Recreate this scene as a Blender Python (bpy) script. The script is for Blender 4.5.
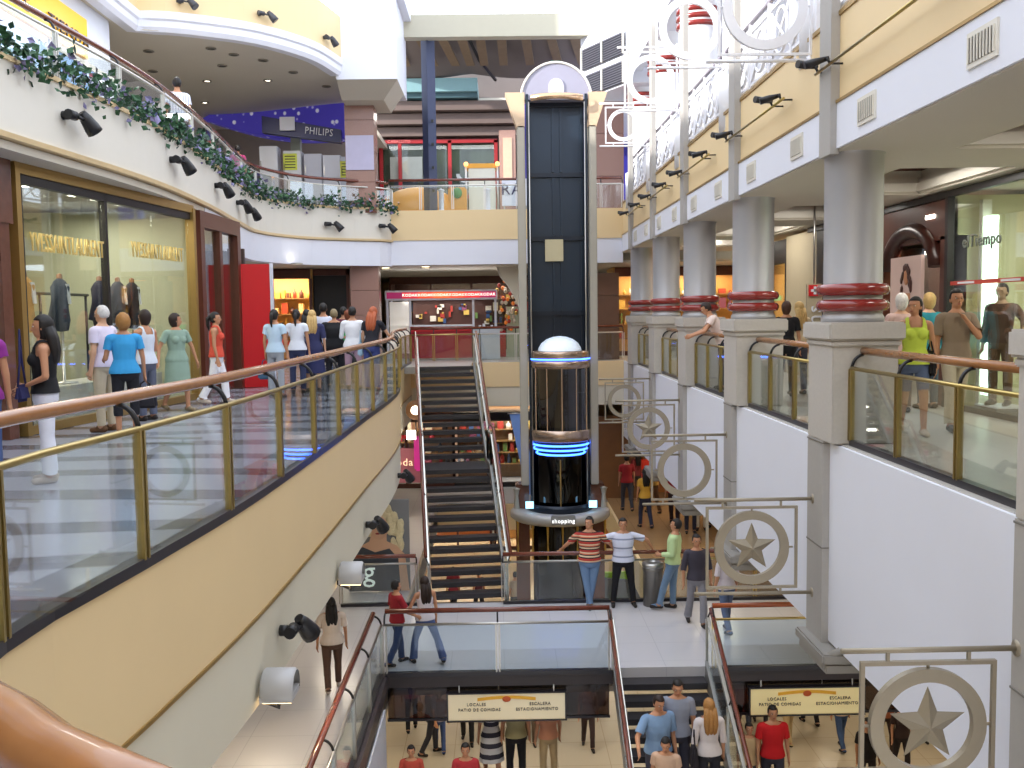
import bpy, bmesh, math, random
import numpy as np
from mathutils import Vector, Matrix, noise
random.seed(7)
SC = bpy.context.scene
for o in list(bpy.data.objects): bpy.data.objects.remove(o)
COL = SC.collection
PI = math.pi

# ---------------- camera ----------------
FPX = 980.0
pitch = math.atan(73/980.0); roll = 0.014; yaw = math.atan(12/980.0)
fw = Vector((math.sin(yaw)*math.cos(pitch), math.cos(yaw)*math.cos(pitch), -math.sin(pitch)))
rt = Vector((math.cos(yaw), -math.sin(yaw), 0)); up = rt.cross(fw)
R = rt*math.cos(roll) - up*math.sin(roll); U = up*math.cos(roll) + rt*math.sin(roll)
cd = bpy.data.cameras.new('camera'); cam = bpy.data.objects.new('camera', cd); COL.objects.link(cam)
cd.sensor_width = 36; cd.lens = FPX/1024*36; cd.clip_start = 0.05; cd.clip_end = 300
M = Matrix((R, U, -fw)).transposed().to_4x4(); M.translation = Vector((0, 0, 1.55)); cam.matrix_world = M
SC.camera = cam

# ---------------- light ----------------
w = bpy.data.worlds.new('sky'); SC.world = w; w.use_nodes = True
bg = w.node_tree.nodes['Background']; bg.inputs[0].default_value = (0.82, 0.885, 1.0, 1); bg.inputs[1].default_value = 2.75
sd = bpy.data.lights.new('sun', 'SUN'); sd.energy = 7; sd.angle = 0.02; sd.color = (1, .96, .9)
sun = bpy.data.objects.new('sun', sd); COL.objects.link(sun)
sun.rotation_euler = Vector((0.80, 0.42, -0.30)).to_track_quat('-Z', 'Y').to_euler()

def area(x, y, z, sx, sy, e, col=(1, .9, .75), rot=(0, 0, 0)):
    d = bpy.data.lights.new('ceiling_lamp', 'AREA'); d.shape = 'RECTANGLE'; d.size = sx; d.size_y = sy
    d.energy = e; d.color = col
    o = bpy.data.objects.new('ceiling_lamp', d); COL.objects.link(o); o.location = (x, y, z); o.rotation_euler = rot
    return o
# walkway ceilings
WARM = (1, .86, .66); NEUT = (1, .95, .88)
for y in (12, 17, 22, 27): area(-4.3 if y < 20 else -3.8, y, -1.80, .9, .9, 38, WARM)
for y in (13.5, 18.5, 23.5, 28.5): area(5.3, y, -2.36, .9, .9, 30, WARM)
area(1.0, 34.5, -1.40, 5, .3, 60, WARM)                                                       # L1 far
for y in (9.3, 13.8, 18.2, 22.4, 27): area(5.85, y, 3.52, .7, 1.6, 40, NEUT)                   # L2 right coffers
area(-6.8, 25.5, 2.92, 1.2, 1.2, 50, NEUT); area(-1.0, 33.5, 2.9, 5, .8, 90, NEUT); area(5.5, 34, 3.1, 2.5, 2, 70, WARM)
for x, y in ((-6.8, 21.5), (-6.6, 26), (-7.1, 17)): area(x, y, 7.85, .8, .8, 60, NEUT)         # L3 left
area(-2.0, 36.5, 8.7, 7, 1.0, 170, NEUT)
for x in (-4.5, 0, 4.5, 9): area(x, 21, -5.25, 1.6, 1.2, 58, WARM)                             # L0
for x in (-4.5, 0, 4.5, 9): area(x, 27, -5.25, 1.2, 1.2, 55, WARM)
for x in (-2, 3): area(x, 34, -5.4, 2.5, 1.2, 60, WARM)
area(9.0, 15, -5.25, 1.2, 3, 40, WARM)

SC.view_settings.view_transform = 'Standard'; SC.view_settings.look = 'None'
SC.view_settings.gamma = 1; SC.view_settings.use_curve_mapping = False; SC.view_settings.exposure = 0.0
SC.cycles.max_bounces = 7; SC.cycles.diffuse_bounces = 4; SC.cycles.transparent_max_bounces = 24
SC.cycles.glossy_bounces = 3; SC.cycles.sample_clamp_indirect = 6; SC.cycles.use_denoising = True

# ---------------- materials ----------------
def lin(c):
    if isinstance(c, str):
        c = tuple(int(c[i:i+2], 16)/255 for i in (0, 2, 4))
    return tuple(((v+.055)/1.055)**2.4 if v > .04045 else v/12.92 for v in c)
MC = {}
def mat(name, col, rough=.6, metal=0, var=.06, scale=6, emit=0, bump=0, coat=0, alpha=None, spec=None):
    if name in MC: return MC[name]
    m = bpy.data.materials.new(name); m.use_nodes = True; nt = m.node_tree; b = nt.nodes['Principled BSDF']
    c = lin(col); b.inputs['Roughness'].default_value = rough; b.inputs['Metallic'].default_value = metal
    if spec is not None: b.inputs['Specular IOR Level'].default_value = spec
    if coat: b.inputs['Coat Weight'].default_value = coat
    if var or bump:
        tc = nt.nodes.new('ShaderNodeTexCoord'); n = nt.nodes.new('ShaderNodeTexNoise'); n.inputs['Scale'].default_value = scale
        n.inputs['Detail'].default_value = 3
        nt.links.new(tc.outputs['Object'], n.inputs['Vector'])
        mx = nt.nodes.new('ShaderNodeMix'); mx.data_type = 'RGBA'
        mx.inputs[6].default_value = tuple(v*(1-var) for v in c)+(1,); mx.inputs[7].default_value = tuple(min(1, v*(1+var)) for v in c)+(1,)
        nt.links.new(n.outputs['Fac'], mx.inputs[0]); nt.links.new(mx.outputs[2], b.inputs['Base Color'])
        if bump:
            bp = nt.nodes.new('ShaderNodeBump'); bp.inputs['Strength'].default_value = bump; bp.inputs['Distance'].default_value = .02
            nt.links.new(n.outputs['Fac'], bp.inputs['Height']); nt.links.new(bp.outputs[0], b.inputs['Normal'])
    else: b.inputs['Base Color'].default_value = c+(1,)
    if emit:
        b.inputs['Emission Color'].default_value = c+(1,); b.inputs['Emission Strength'].default_value = emit
    MC[name] = m; return m
def glass(name, tint=(.93, .96, .95), refl=.06, maxr=.45):
    if name in MC: return MC[name]
    m = bpy.data.materials.new(name); m.use_nodes = True; nt = m.node_tree; nt.nodes.clear()
    out = nt.nodes.new('ShaderNodeOutputMaterial'); t = nt.nodes.new('ShaderNodeBsdfTransparent'); t.inputs[0].default_value = tint+(1,)
    g = nt.nodes.new('ShaderNodeBsdfGlossy'); g.inputs['Roughness'].default_value = .02; g.inputs[0].default_value = (.9, .95, 1, 1)
    lw = nt.nodes.new('ShaderNodeLayerWeight'); lw.inputs[0].default_value = .25
    mr = nt.nodes.new('ShaderNodeMapRange'); mr.inputs[3].default_value = refl; mr.inputs[4].default_value = maxr
    nt.links.new(lw.outputs['Facing'], mr.inputs[0])
    mx = nt.nodes.new('ShaderNodeMixShader'); nt.links.new(mr.outputs[0], mx.inputs[0])
    nt.links.new(t.outputs[0], mx.inputs[1]); nt.links.new(g.outputs[0], mx.inputs[2]); nt.links.new(mx.outputs[0], out.inputs[0])
    MC[name] = m; return m
def granite(name, c1, c2, scale=60, rough=.25, joints=None):
    if name in MC: return MC[name]
    m = bpy.data.materials.new(name); m.use_nodes = True; nt = m.node_tree; b = nt.nodes['Principled BSDF']
    tc = nt.nodes.new('ShaderNodeTexCoord'); n = nt.nodes.new('ShaderNodeTexNoise'); n.inputs['Scale'].default_value = scale; n.inputs['Detail'].default_value = 6
    nt.links.new(tc.outputs['Object'], n.inputs['Vector'])
    r = nt.nodes.new('ShaderNodeValToRGB'); r.color_ramp.elements[0].position = .35; r.color_ramp.elements[1].position = .65
    r.color_ramp.elements[0].color = lin(c1)+(1,); r.color_ramp.elements[1].color = lin(c2)+(1,)
    nt.links.new(n.outputs['Fac'], r.inputs[0]); nt.links.new(r.outputs[0], b.inputs['Base Color']); b.inputs['Roughness'].default_value = rough
    MC[name] = m; return m
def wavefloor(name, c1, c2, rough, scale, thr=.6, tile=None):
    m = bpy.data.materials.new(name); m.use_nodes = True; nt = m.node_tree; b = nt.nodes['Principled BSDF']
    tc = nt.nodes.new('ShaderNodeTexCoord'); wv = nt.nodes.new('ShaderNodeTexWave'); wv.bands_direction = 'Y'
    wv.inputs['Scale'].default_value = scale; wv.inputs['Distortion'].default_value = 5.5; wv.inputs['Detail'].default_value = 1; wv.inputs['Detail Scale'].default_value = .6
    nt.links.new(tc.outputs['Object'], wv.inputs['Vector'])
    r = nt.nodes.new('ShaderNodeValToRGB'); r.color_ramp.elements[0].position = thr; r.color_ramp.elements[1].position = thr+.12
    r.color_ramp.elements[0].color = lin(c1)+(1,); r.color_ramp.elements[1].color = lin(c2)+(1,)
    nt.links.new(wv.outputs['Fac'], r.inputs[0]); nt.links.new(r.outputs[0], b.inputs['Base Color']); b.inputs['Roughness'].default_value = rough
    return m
def tilefloor(name, c, c2, rough, size):
    m = bpy.data.materials.new(name); m.use_nodes = True; nt = m.node_tree; b = nt.nodes['Principled BSDF']
    tc = nt.nodes.new('ShaderNodeTexCoord'); br = nt.nodes.new('ShaderNodeTexBrick'); br.offset = 0
    br.inputs['Scale'].default_value = 1; br.inputs['Brick Width'].default_value = size; br.inputs['Row Height'].default_value = size
    br.inputs['Mortar Size'].default_value = .006; br.inputs['Color1'].default_value = lin(c)+(1,)
    br.inputs['Color2'].default_value = lin(c)+(1,); br.inputs['Mortar'].default_value = lin(c2)+(1,)
    nt.links.new(tc.outputs['Object'], br.inputs['Vector']); nt.links.new(br.outputs[0], b.inputs['Base Color']); b.inputs['Roughness'].default_value = rough
    return m
CREAM = mat('cream_paint', 'E7CD9E', .55, var=.03, scale=1.5)
WHITE = mat('white_paint', 'E3E5EF', .55, var=.02, scale=1.5)
PALE = mat('pale_paint', 'D9D3C0', .6, var=.03, scale=1.5)
SOFFIT = mat('soffit_paint', 'C9C2B4', .8, var=.03, scale=1)
OLDWHITE = mat('warm_white_trim', 'DDD8CC', .5, var=.02)
GOLD = mat('brass', 'B9A468', .28, .9, var=.08, scale=20)
BRASSD = mat('gold_trim', 'A98A50', .35, .6, var=.05)
STEEL = mat('brushed_steel', 'B9B7B2', .3, .9, var=.05, scale=30)
WOOD = mat('varnished_wood', 'A06C40', .25, var=.2, scale=12, coat=.3)
DWOOD = mat('dark_varnished_wood', '6E382A', .22, var=.35, scale=10, coat=.4)
BLACK = mat('black_metal', '15151A', .4, var=.1)
DARK = mat('dark_base', '24222A', .3, var=.1)
COLM = mat('column_metal', 'B4B4B8', .4, .4, var=.04, scale=3)
STONE = mat('grey_stone', 'BBB5AD', .6, var=.08, scale=25, bump=.1)
RING = mat('dark_red_lacquer', '8A2C28', .2, var=.1, coat=.5)
TAUPE = mat('taupe_metal', '9C9280', .4, .35, var=.06, scale=12)
WHITEM = mat('white_metal', 'EDEDF2', .35, .1, var=.02)
GLASS = glass('clear_glass')
SHOPG = glass('shop_glass', (.95, .97, .95), .03, .4)
TINT = glass('tinted_glass', (.34, .28, .27), .05, .3)
GRAN = granite('pink_granite', '8E6A60', 'A88578', 50)
BROWN = mat('brown_marble', '6B4334', .25, var=.25, scale=8, coat=.2)
LIGHTON = mat('lit_white', 'FFF6E4', .5, var=0, emit=9)

# ---------------- mesh helpers ----------------
class MB:
    def __init__(s): s.bm = bmesh.new()
    def box(s, x0, x1, y0, y1, z0, z1, bev=0, rz=0, mi=0):
        r = bmesh.ops.create_cube(s.bm, size=1); vs = r['verts']
        for v in vs:
            v.co = Vector(((x0+x1)/2+v.co.x*(x1-x0), (y0+y1)/2+v.co.y*(y1-y0), (z0+z1)/2+v.co.z*(z1-z0)))
        if rz: bmesh.ops.rotate(s.bm, verts=vs, cent=((x0+x1)/2, (y0+y1)/2, 0), matrix=Matrix.Rotation(rz, 3, 'Z'))
        fs = {f for v in vs for f in v.link_faces}
        for f in fs: f.material_index = mi
        if bev:
            es = list({e for v in vs for e in v.link_edges})
            bmesh.ops.bevel(s.bm, geom=es, offset=bev, segments=2, affect='EDGES')
        return s
    def tube(s, pts, r, n=8, cap=True, radii=None, mi=0):
        pts = [Vector(p) for p in pts]; rings = []
        prev = None
        for i, p in enumerate(pts):
            if i == 0: t = pts[1]-pts[0]
            elif i == len(pts)-1: t = pts[-1]-pts[-2]
            else: t = (pts[i+1]-pts[i]).normalized()+(pts[i]-pts[i-1]).normalized()
            t.normalize()
            if prev is None:
                a = Vector((0, 0, 1)) if abs(t.z) < .9 else Vector((1, 0, 0))
                u = t.cross(a).normalized()
            else:
                u = (prev-t*prev.dot(t)).normalized()
            prev = u; v = t.cross(u); rr = radii[i] if radii else r
            rings.append([s.bm.verts.new(p+u*math.cos(2*PI*k/n)*rr+v*math.sin(2*PI*k/n)*rr) for k in range(n)])
        for a, b in zip(rings, rings[1:]):
            for k in range(n):
                f = s.bm.faces.new((a[k], a[(k+1) % n], b[(k+1) % n], b[k])); f.smooth = True; f.material_index = mi
        if cap:
            try:
                s.bm.faces.new(rings[0][::-1]).material_index = mi; s.bm.faces.new(rings[-1]).material_index = mi
            except ValueError: pass
        return s
    def lathe(s, c, prof, n=24, mi=0, a0=0, a1=2*PI, axis='Z'):
        full = abs(a1-a0-2*PI) < 1e-6; cols = n if full else n+1; rings = []
        for (r, z) in prof:
            ring = []
            for k in range(cols):
                a = a0+(a1-a0)*k/n
                if axis == 'Z': p = (c[0]+r*math.cos(a), c[1]+r*math.sin(a), c[2]+z)
                elif axis == 'Y': p = (c[0]+r*math.cos(a), c[1]+z, c[2]+r*math.sin(a))
                else: p = (c[0]+z, c[1]+r*math.cos(a), c[2]+r*math.sin(a))
                ring.append(s.bm.verts.new(p))
            rings.append(ring)
        for a, b in zip(rings, rings[1:]):
            for k in range(cols if full else cols-1):
                j = (k+1) % cols
                f = s.bm.faces.new((a[k], a[j], b[j], b[k])); f.smooth = True; f.material_index = mi
        return s
    def poly(s, pts, depth, mi=0):   # extrude polygon (3D points) along vector depth
        vs = [s.bm.verts.new(p) for p in pts]; d = Vector(depth); ws = [s.bm.verts.new(v.co+d) for v in vs]
        s.bm.faces.new(vs).material_index = mi; s.bm.faces.new(ws[::-1]).material_index = mi
        for i in range(len(vs)):
            j = (i+1) % len(vs); s.bm.faces.new((vs[i], ws[i], ws[j], vs[j])).material_index = mi
        return s
    def quad(s, *p, mi=0):
        f = s.bm.faces.new([s.bm.verts.new(q) for q in p]); f.material_index = mi; return s
    def ball(s, c, rx, ry, rz, n=12, mi=0, zmin=None):
        r = bmesh.ops.create_uvsphere(s.bm, u_segments=n, v_segments=max(6, n//2+2), radius=1)
        for v in r['verts']: v.co = Vector((c[0]+v.co.x*rx, c[1]+v.co.y*ry, c[2]+v.co.z*rz))
        for f in {f for v in r['verts'] for f in v.link_faces}: f.smooth = True; f.material_index = mi
        if zmin is not None:
            for v in r['verts']: v.co.z = max(v.co.z, zmin)
        return s
    def mesh(s, name, mats):
        bmesh.ops.recalc_face_normals(s.bm, faces=s.bm.faces)
        me = bpy.data.meshes.new(name); s.bm.to_mesh(me); s.bm.free()
        for m in (mats if isinstance(mats, (list, tuple)) else [mats]): me.materials.append(m)
        return me
    def build(s, name, mats, parent=None, label=None):
        o = bpy.data.objects.new(name, s.mesh(name, mats)); COL.objects.link(o)
        if parent:
            o.parent = parent
            if parent.type == 'EMPTY' or True: o.location = -Vector(parent.get('org', (0, 0, 0)))
            if parent.get('org_local'): o.location = (0, 0, 0)
        if label: o['label'] = label
        return o
def tag(o, label, cat, group=None, kind=None):
    if kind == 'structure': o['kind'] = 'structure'; return o
    o['label'] = label; o['category'] = cat
    if group: o['group'] = group
    if kind: o['kind'] = kind
    return o
def thing(name, label, cat, loc=(0, 0, 0), rz=0, group=None, world=False):
    """Empty. world=True: children are given in world coordinates (empty sits at loc, children offset back)"""
    o = bpy.data.objects.new(name, None); COL.objects.link(o); o.location = loc; o.rotation_euler = (0, 0, rz)
    o.empty_display_size = .1
    if world: o['org'] = tuple(loc)
    return tag(o, label, cat, group)
def struct(name, mb, m):
    o = mb.build(name, m); o['kind'] = 'structure'; return o
def copy_tree(o, parent=None):
    c = o.copy(); COL.objects.link(c)
    if parent: c.parent = parent
    for ch in o.children: copy_tree(ch, c)
    return c
def cat(pts, step=.35):
    P = [Vector((p[0], p[1])) for p in pts]; P = [2*P[0]-P[1]]+P+[2*P[-1]-P[-2]]; out = []
    for i in range(1, len(P)-2):
        a, b, c, d = P[i-1:i+3]; n = max(2, int((c-b).length/step))
        for k in range(n):
            t = k/n
            out.append(.5*((2*b)+(c-a)*t+(2*a-5*b+4*c-d)*t*t+(3*b-a-3*c+d)*t**3))
    out.append(P[-2]); return out
def normals(path):
    ns = []
    for i in range(len(path)):
        a = path[max(0, i-1)]; b = path[min(len(path)-1, i+1)]; t = (b-a).normalized(); ns.append(Vector((t.y, -t.x)))
    return ns
def sweep(mb, path, prof, side=1, mi=0):
    """closed profile [(offset, z)] swept on path; offset>0 = right of travel (times side)"""
    ns = normals(path); rings = []
    for p, n in zip(path, ns):
        rings.append([mb.bm.verts.new((p.x+n.x*o*side, p.y+n.y*o*side, z)) for o, z in prof])
    k = len(prof)
    for a, b in zip(rings, rings[1:]):
        for i in range(k):
            j = (i+1) % k; f = mb.bm.faces.new((a[i], a[j], b[j], b[i])); f.material_index = mi
    mb.bm.faces.new(rings[0]); mb.bm.faces.new(rings[-1][::-1]); return mb
def slab_poly(mb, pts, z0, z1):
    return mb.poly([(p[0], p[1], z0) for p in pts], (0, 0, z1-z0))
def off(path, d):
    return [p+n*d for p, n in zip(path, normals(path))]
def text(s, body, size, loc, rot, m, name='lettering', parent=None, depth=.01, sx=1, label=None, align='CENTER'):
    c = bpy.data.curves.new(name, 'FONT'); c.body = body; c.size = size; c.extrude = depth; c.align_x = align; c.align_y = 'CENTER'
    c.resolution_u = 2; c.space_character = 1.12
    o = bpy.data.objects.new(name, c); COL.objects.link(o); c.materials.append(m)
    dg = bpy.context.evaluated_depsgraph_get(); me = bpy.data.meshes.new_from_object(o.evaluated_get(dg)); COL.objects.unlink(o); bpy.data.objects.remove(o)
    if len(me.materials) == 0: me.materials.append(m)
    o = bpy.data.objects.new(name, me); COL.objects.link(o)
    o.rotation_euler = rot; o.scale = (sx, 1, 1); o.location = loc
    if parent:
        o.parent = parent; o.location = Vector(loc)-Vector(parent.get('org', (0, 0, 0)))
    if label: o['label'] = label
    return o

# ---------------- setting: slabs, fascias, ceilings ----------------
Z1, Z0, Z3 = -4.4, -8.8, 4.5
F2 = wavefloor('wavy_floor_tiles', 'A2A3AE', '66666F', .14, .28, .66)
F1 = tilefloor('pale_floor_tiles', 'C4C2C6', 'B4B2B8', .2, .9)
F0 = tilefloor('ground_floor_tiles', 'BEB29C', 'A09278', .25, 1.2)
F3 = tilefloor('upper_floor_tiles', 'BDB8B0', 'A5A09a', .35, .9)
PL2 = cat([(1.6, .0), (.45, .58), (-.36, 1.13), (-.52, 1.27), (-1.35, 2.02), (-2.05, 3.0), (-2.34, 4.5), (-2.22, 6), (-2.07, 8), (-2.0, 11), (-1.97, 14), (-1.93, 17), (-1.98, 19), (-2.15, 21), (-2.4, 23.2), (-2.6, 25.3), (-2.72, 27.3), (-2.72, 30)], .4)
# level 2 left floor + fascias
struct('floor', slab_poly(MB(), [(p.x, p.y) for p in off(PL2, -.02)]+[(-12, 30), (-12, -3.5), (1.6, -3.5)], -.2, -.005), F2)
m = MB(); sweep(m, PL2, [(-.25, -.02), (0, -.02), (0, -.97), (-.25, -.97)]); struct('trim_1', m, CREAM)
m = MB(); sweep(m, PL2, [(-.25, -.97), (.012, -.97), (.012, -1.0), (-.25, -1.0)]); struct('trim_2', m, BRASSD)
m = MB(); sweep(m, PL2, [(-.25, -1.0), (-.02, -1.0), (-.02, -1.75), (-.25, -1.75)]); struct('trim_3', m, PALE)
struct('ceiling', slab_poly(MB(), [(p.x-.1, p.y) for p in PL2 if p.y > 3]+[(-12, 30), (-12, 3)], -1.75, -1.65), SOFFIT)
# far level 2
struct('floor', MB().box(-12, 12, 30, 46, -.2, -.005), F3)
struct('trim_4', MB().box(-2.72, 3.8, 29.95, 30.2, -.76, -.01), CREAM)
struct('trim_5', MB().box(-2.72, 3.8, 29.98, 30.2, -1.36, -.76), PALE)
struct('ceiling', MB().box(-12, 12, 30.1, 46, -1.36, -1.26), SOFFIT)
# right level 2
struct('floor', MB().box(3.84, 12, -3.5, 30, -.2, -.005), F3)
struct('trim_6', MB().box(3.8, 4.1, 1.0, 30.2, -2.35, -.02), WHITE)
struct('ceiling', MB().box(3.9, 12, -3.5, 30.1, -2.35, -2.25), SOFFIT)
# level 1
struct('floor', MB().box(-12, -2.0, 2, 46, Z1-.2, Z1), F1)
struct('floor', MB().box(-2.0, 7.2, 15.9, 19.7, Z1-.2, Z1), F1)
struct('floor', MB().box(7.2, 12, 4, 46, Z1-.2, Z1), F1)
F1W = tilefloor('warm_floor_tiles', 'A0805A', '846644', .25, .9)
struct('floor', MB().box(3.3, 7.2, 19.7, 46, Z1-.2, Z1), F1W)
struct('floor', MB().box(-2.0, 3.3, 30, 46, Z1-.2, Z1), F1)
EDG = mat('dark_slab_edge', '3A3236', .35, var=.1)
m = MB(); m.box(-2.0, 1.8, 15.82, 15.9, Z1-.24, Z1+.0); m.box(3.4, 7.2, 15.82, 15.9, Z1-.24, Z1); m.box(-2.0, -1.92, 4, 15.85, Z1-.24, Z1)
m.box(-1.95, 3.3, 19.7, 19.78, Z1-.24, Z1); struct('trim_7', m, EDG)
m = MB(); m.box(-2.0, 3.3, 29.9, 30.1, Z1-.8, Z1); m.box(3.22, 3.3, 19.8, 30, Z1-.8, Z1); struct('trim_8', m, CREAM)
for a in ((-12, -2.0, 2, 46), (7.2, 12, 2, 46), (3.3, 7.2, 19.7, 46), (-2, 3.3, 30, 46), (-2, 7.2, 16.9, 19.7)):
    struct('ceiling', MB().box(a[0], a[1], a[2], a[3], Z1-.8, Z1-.7), SOFFIT)
# half landing under the bridge front
struct('floor', MB().box(-1.9, 7.1, 10.4, 16.75, -6.8, -6.6), F1)
# level 0
struct('floor', MB().box(-12, 14, 2, 48, Z0-.2, Z0), F0)
# level 3 left
PL3 = cat([(-6.3, 4), (-6.0, 8), (-5.80, 11.8), (-5.7, 13.2), (-5.58, 15), (-5.56, 17), (-5.75, 20), (-6.1, 23.5), (-6.25, 26), (-5.6, 27.9), (-4.6, 28.9), (-3.5, 29.5), (-3.2, 30)], .4)
struct('floor', slab_poly(MB(), [(p.x, p.y) for p in off(PL3, -.05)]+[(-12, 30), (-12, 4)], 4.3, 4.5), F3)
m = MB(); sweep(m, PL3, [(-.4, 4.62), (.0, 4.62), (.0, 3.74), (-.4, 3.74)]); struct('trim_9', m, OLDWHITE)
m = MB(); sweep(m, PL3, [(-.3, 4.66), (.03, 4.66), (.03, 4.6), (-.3, 4.6)]); sweep(m, PL3, [(-.3, 3.74), (.05, 3.74), (.03, 3.68), (-.3, 3.66)]); struct('trim_10', m, CREAM)
PLf = [p for p in PL3 if p.y > 19.5]
m = MB(); sweep(m, PLf, [(-.3, 3.66), (-.03, 3.66), (-.03, 2.95), (-.3, 2.95)]); struct('trim_11', m, WHITE)
struct('ceiling', slab_poly(MB(), [(p.x-.12, p.y) for p in PL3 if p.y > 20]+[(-12, 30), (-12, 20)], 2.97, 3.05), SOFFIT)
struct('ceiling', slab_poly(MB(), [(p.x-.05, p.y) for p in PL3 if p.y <= 20.6]+[(-12, 20), (-12, 4)], 3.56, 3.66), SOFFIT)
# far level 3
struct('floor', MB().box(-12, 12, 30, 46, 4.3, 4.5), F3)
struct('trim_12', MB().box(-3.3, 3.8, 29.95, 30.2, 3.72, 4.62), CREAM)
struct('trim_13', MB().box(-3.3, 3.8, 29.98, 30.2, 2.98, 3.72), WHITE)
struct('ceiling', MB().box(-12, 12, 30.1, 46, 2.98, 3.05), SOFFIT)
# right level 3
struct('floor', MB().box(3.84, 12, -3.5, 30, 4.3, 4.5), F3)
struct('trim_14', MB().box(3.8, 4.05, 1.0, 30.0, 3.8, 4.75), CREAM)
struct('trim_15', MB().box(3.77, 4.05, 1.0, 30.0, 3.3, 3.8), WHITE)
m = MB(); m.box(3.78, 3.83, 1, 30, 4.74, 4.79); m.box(3.755, 3.8, 1, 30, 3.79, 3.82); struct('trim_16', m, BRASSD)
PY = [6.97, 11.75, 16.2, 20.4, 24.4, 28.4]
struct('ceiling', MB().box(3.8, 5.1, -3.5, 30.1, 3.28, 3.34), SOFFIT)
struct('ceiling', MB().box(6.6, 12, -3.5, 30.1, 3.28, 3.34), SOFFIT)
for i, y in enumerate([2.7]+PY):
    struct('ceiling', MB().box(5.1, 6.6, y-.75, y+.75, 3.28, 3.34), SOFFIT)
RB = mat('coffer_red_brown', '5E3226', .6, var=.1)
struct('ceiling', MB().box(5.0, 6.7, -3.5, 30.1, 3.66, 3.72), RB)
m = MB()
for a, b in zip([2.7]+PY, PY):
    m.box(5.0, 5.04, a+.6, b-.6, 3.3, 3.7); m.box(6.68, 6.72, a+.6, b-.6, 3.3, 3.7); m.box(5.0, 6.7, a+.62, a+.66, 3.3, 3.7); m.box(5.0, 6.7, b-.66, b-.62, 3.3, 3.7)
    for d in (0, .09):
        m.box(5.1-d, 5.1-d+.06, a+.75-d, b-.75+d, 3.32+d, 3.45+d); m.box(6.54+d, 6.6+d, a+.75-d, b-.75+d, 3.32+d, 3.45+d)
        m.box(5.1, 6.6, a+.75-d, a+.81-d, 3.32+d, 3.45+d); m.box(5.1, 6.6, b-.81+d, b-.75+d, 3.32+d, 3.45+d)
struct('trim_17', m, OLDWHITE)
# level 4
PL4 = cat([(-7.9, -3), (-7.95, 6), (-8.0, 14), (-8.12, 18), (-8.2, 22.0)], .5)  # near stretch is unseen, lengthened to keep sun off the right fascia
PL4b = cat([(-8.2, 23.2), (-7.6, 23.3), (-6.9, 23.6), (-5.7, 24.4), (-4.7, 25.9), (-4.25, 27.7)], .3)
P4 = PL4+PL4b
struct('ceiling', slab_poly(MB(), [(p.x-.2, p.y) for p in P4]+[(-4.45, 31), (-12, 31), (-12, -3)], 8.12, 8.3), SOFFIT)
m = MB(); sweep(m, P4, [(-.3, 9.7), (0, 9.7), (0, 8.55), (-.3, 8.55)]); struct('trim_18', m, CREAM)
m = MB(); sweep(m, P4, [(-.3, 8.55), (.05, 8.55), (.05, 8.38), (.0, 8.34), (.0, 8.2), (-.06, 8.1), (-.3, 8.1)]); struct('trim_19', m, WHITE)
m = MB(); m.box(-4.4, -2.72, 27.7, 30.6, 8.0, 10.2); m.box(-4.4, -2.5, 27.7, 30.6, 10.2, 13); struct('wall_corner', m, WHITE)
struct('trim_20', MB().poly([(-4.4, 27.75, 8.0), (-2.72, 27.75, 8.0), (-3.2, 28.6, 7.62), (-4.4, 28.6, 7.62)], (0, 1.9, 0)), SOFFIT)
struct('trim_21', MB().box(-2.72, 3.0, 30, 30.4, 9.75, 10.4), mat('beam_grey_cream', 'BDB8A4', .6, var=.03))
struct('ceiling', MB().box(-4.4, 3.8, 40.6, 46, 10.0, 10.2), SOFFIT)
struct('ceiling', MB().box(-12, -4.4, 31, 46, 8.12, 8.3), SOFFIT)
struct('ceiling', MB().box(4.0, 12, 1, 46, 8.3, 8.5), WHITE)
struct('trim_22', MB().box(3.8, 4.1, 10, 28.2, 8.2, 9.4), WHITE)
m = MB(); m.poly([(2.6, 30.4, 7.9), (3.8, 28.0, 7.9), (4.4, 28.0, 7.9), (4.4, 30.6, 7.9)], (0, 0, 2.4)); struct('wall_chamfer', m, WHITE)
# outer walls
WW = mat('shop_back_wall', 'B9A88A', .7, var=.05)
struct('wall_back', MB().box(-12, 12, -3.7, -3.5, Z0, 9.5), CREAM)
struct('wall_left', MB().box(-12.2, -12, -3.7, 48, Z0, 9.5), WW)
struct('wall_right', MB().box(12, 12.2, -3.7, 48, Z0, 3.3), WW)
struct('wall_far', MB().box(-12, 12, 46, 46.2, Z1-.8, 10.2), WW)
struct('wall_ground', MB().box(-12, 14, 48, 48.2, Z0, Z1), WW)
struct('wall_ground', MB().box(14, 14.2, 2, 48, Z0, Z1), WW)
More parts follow.
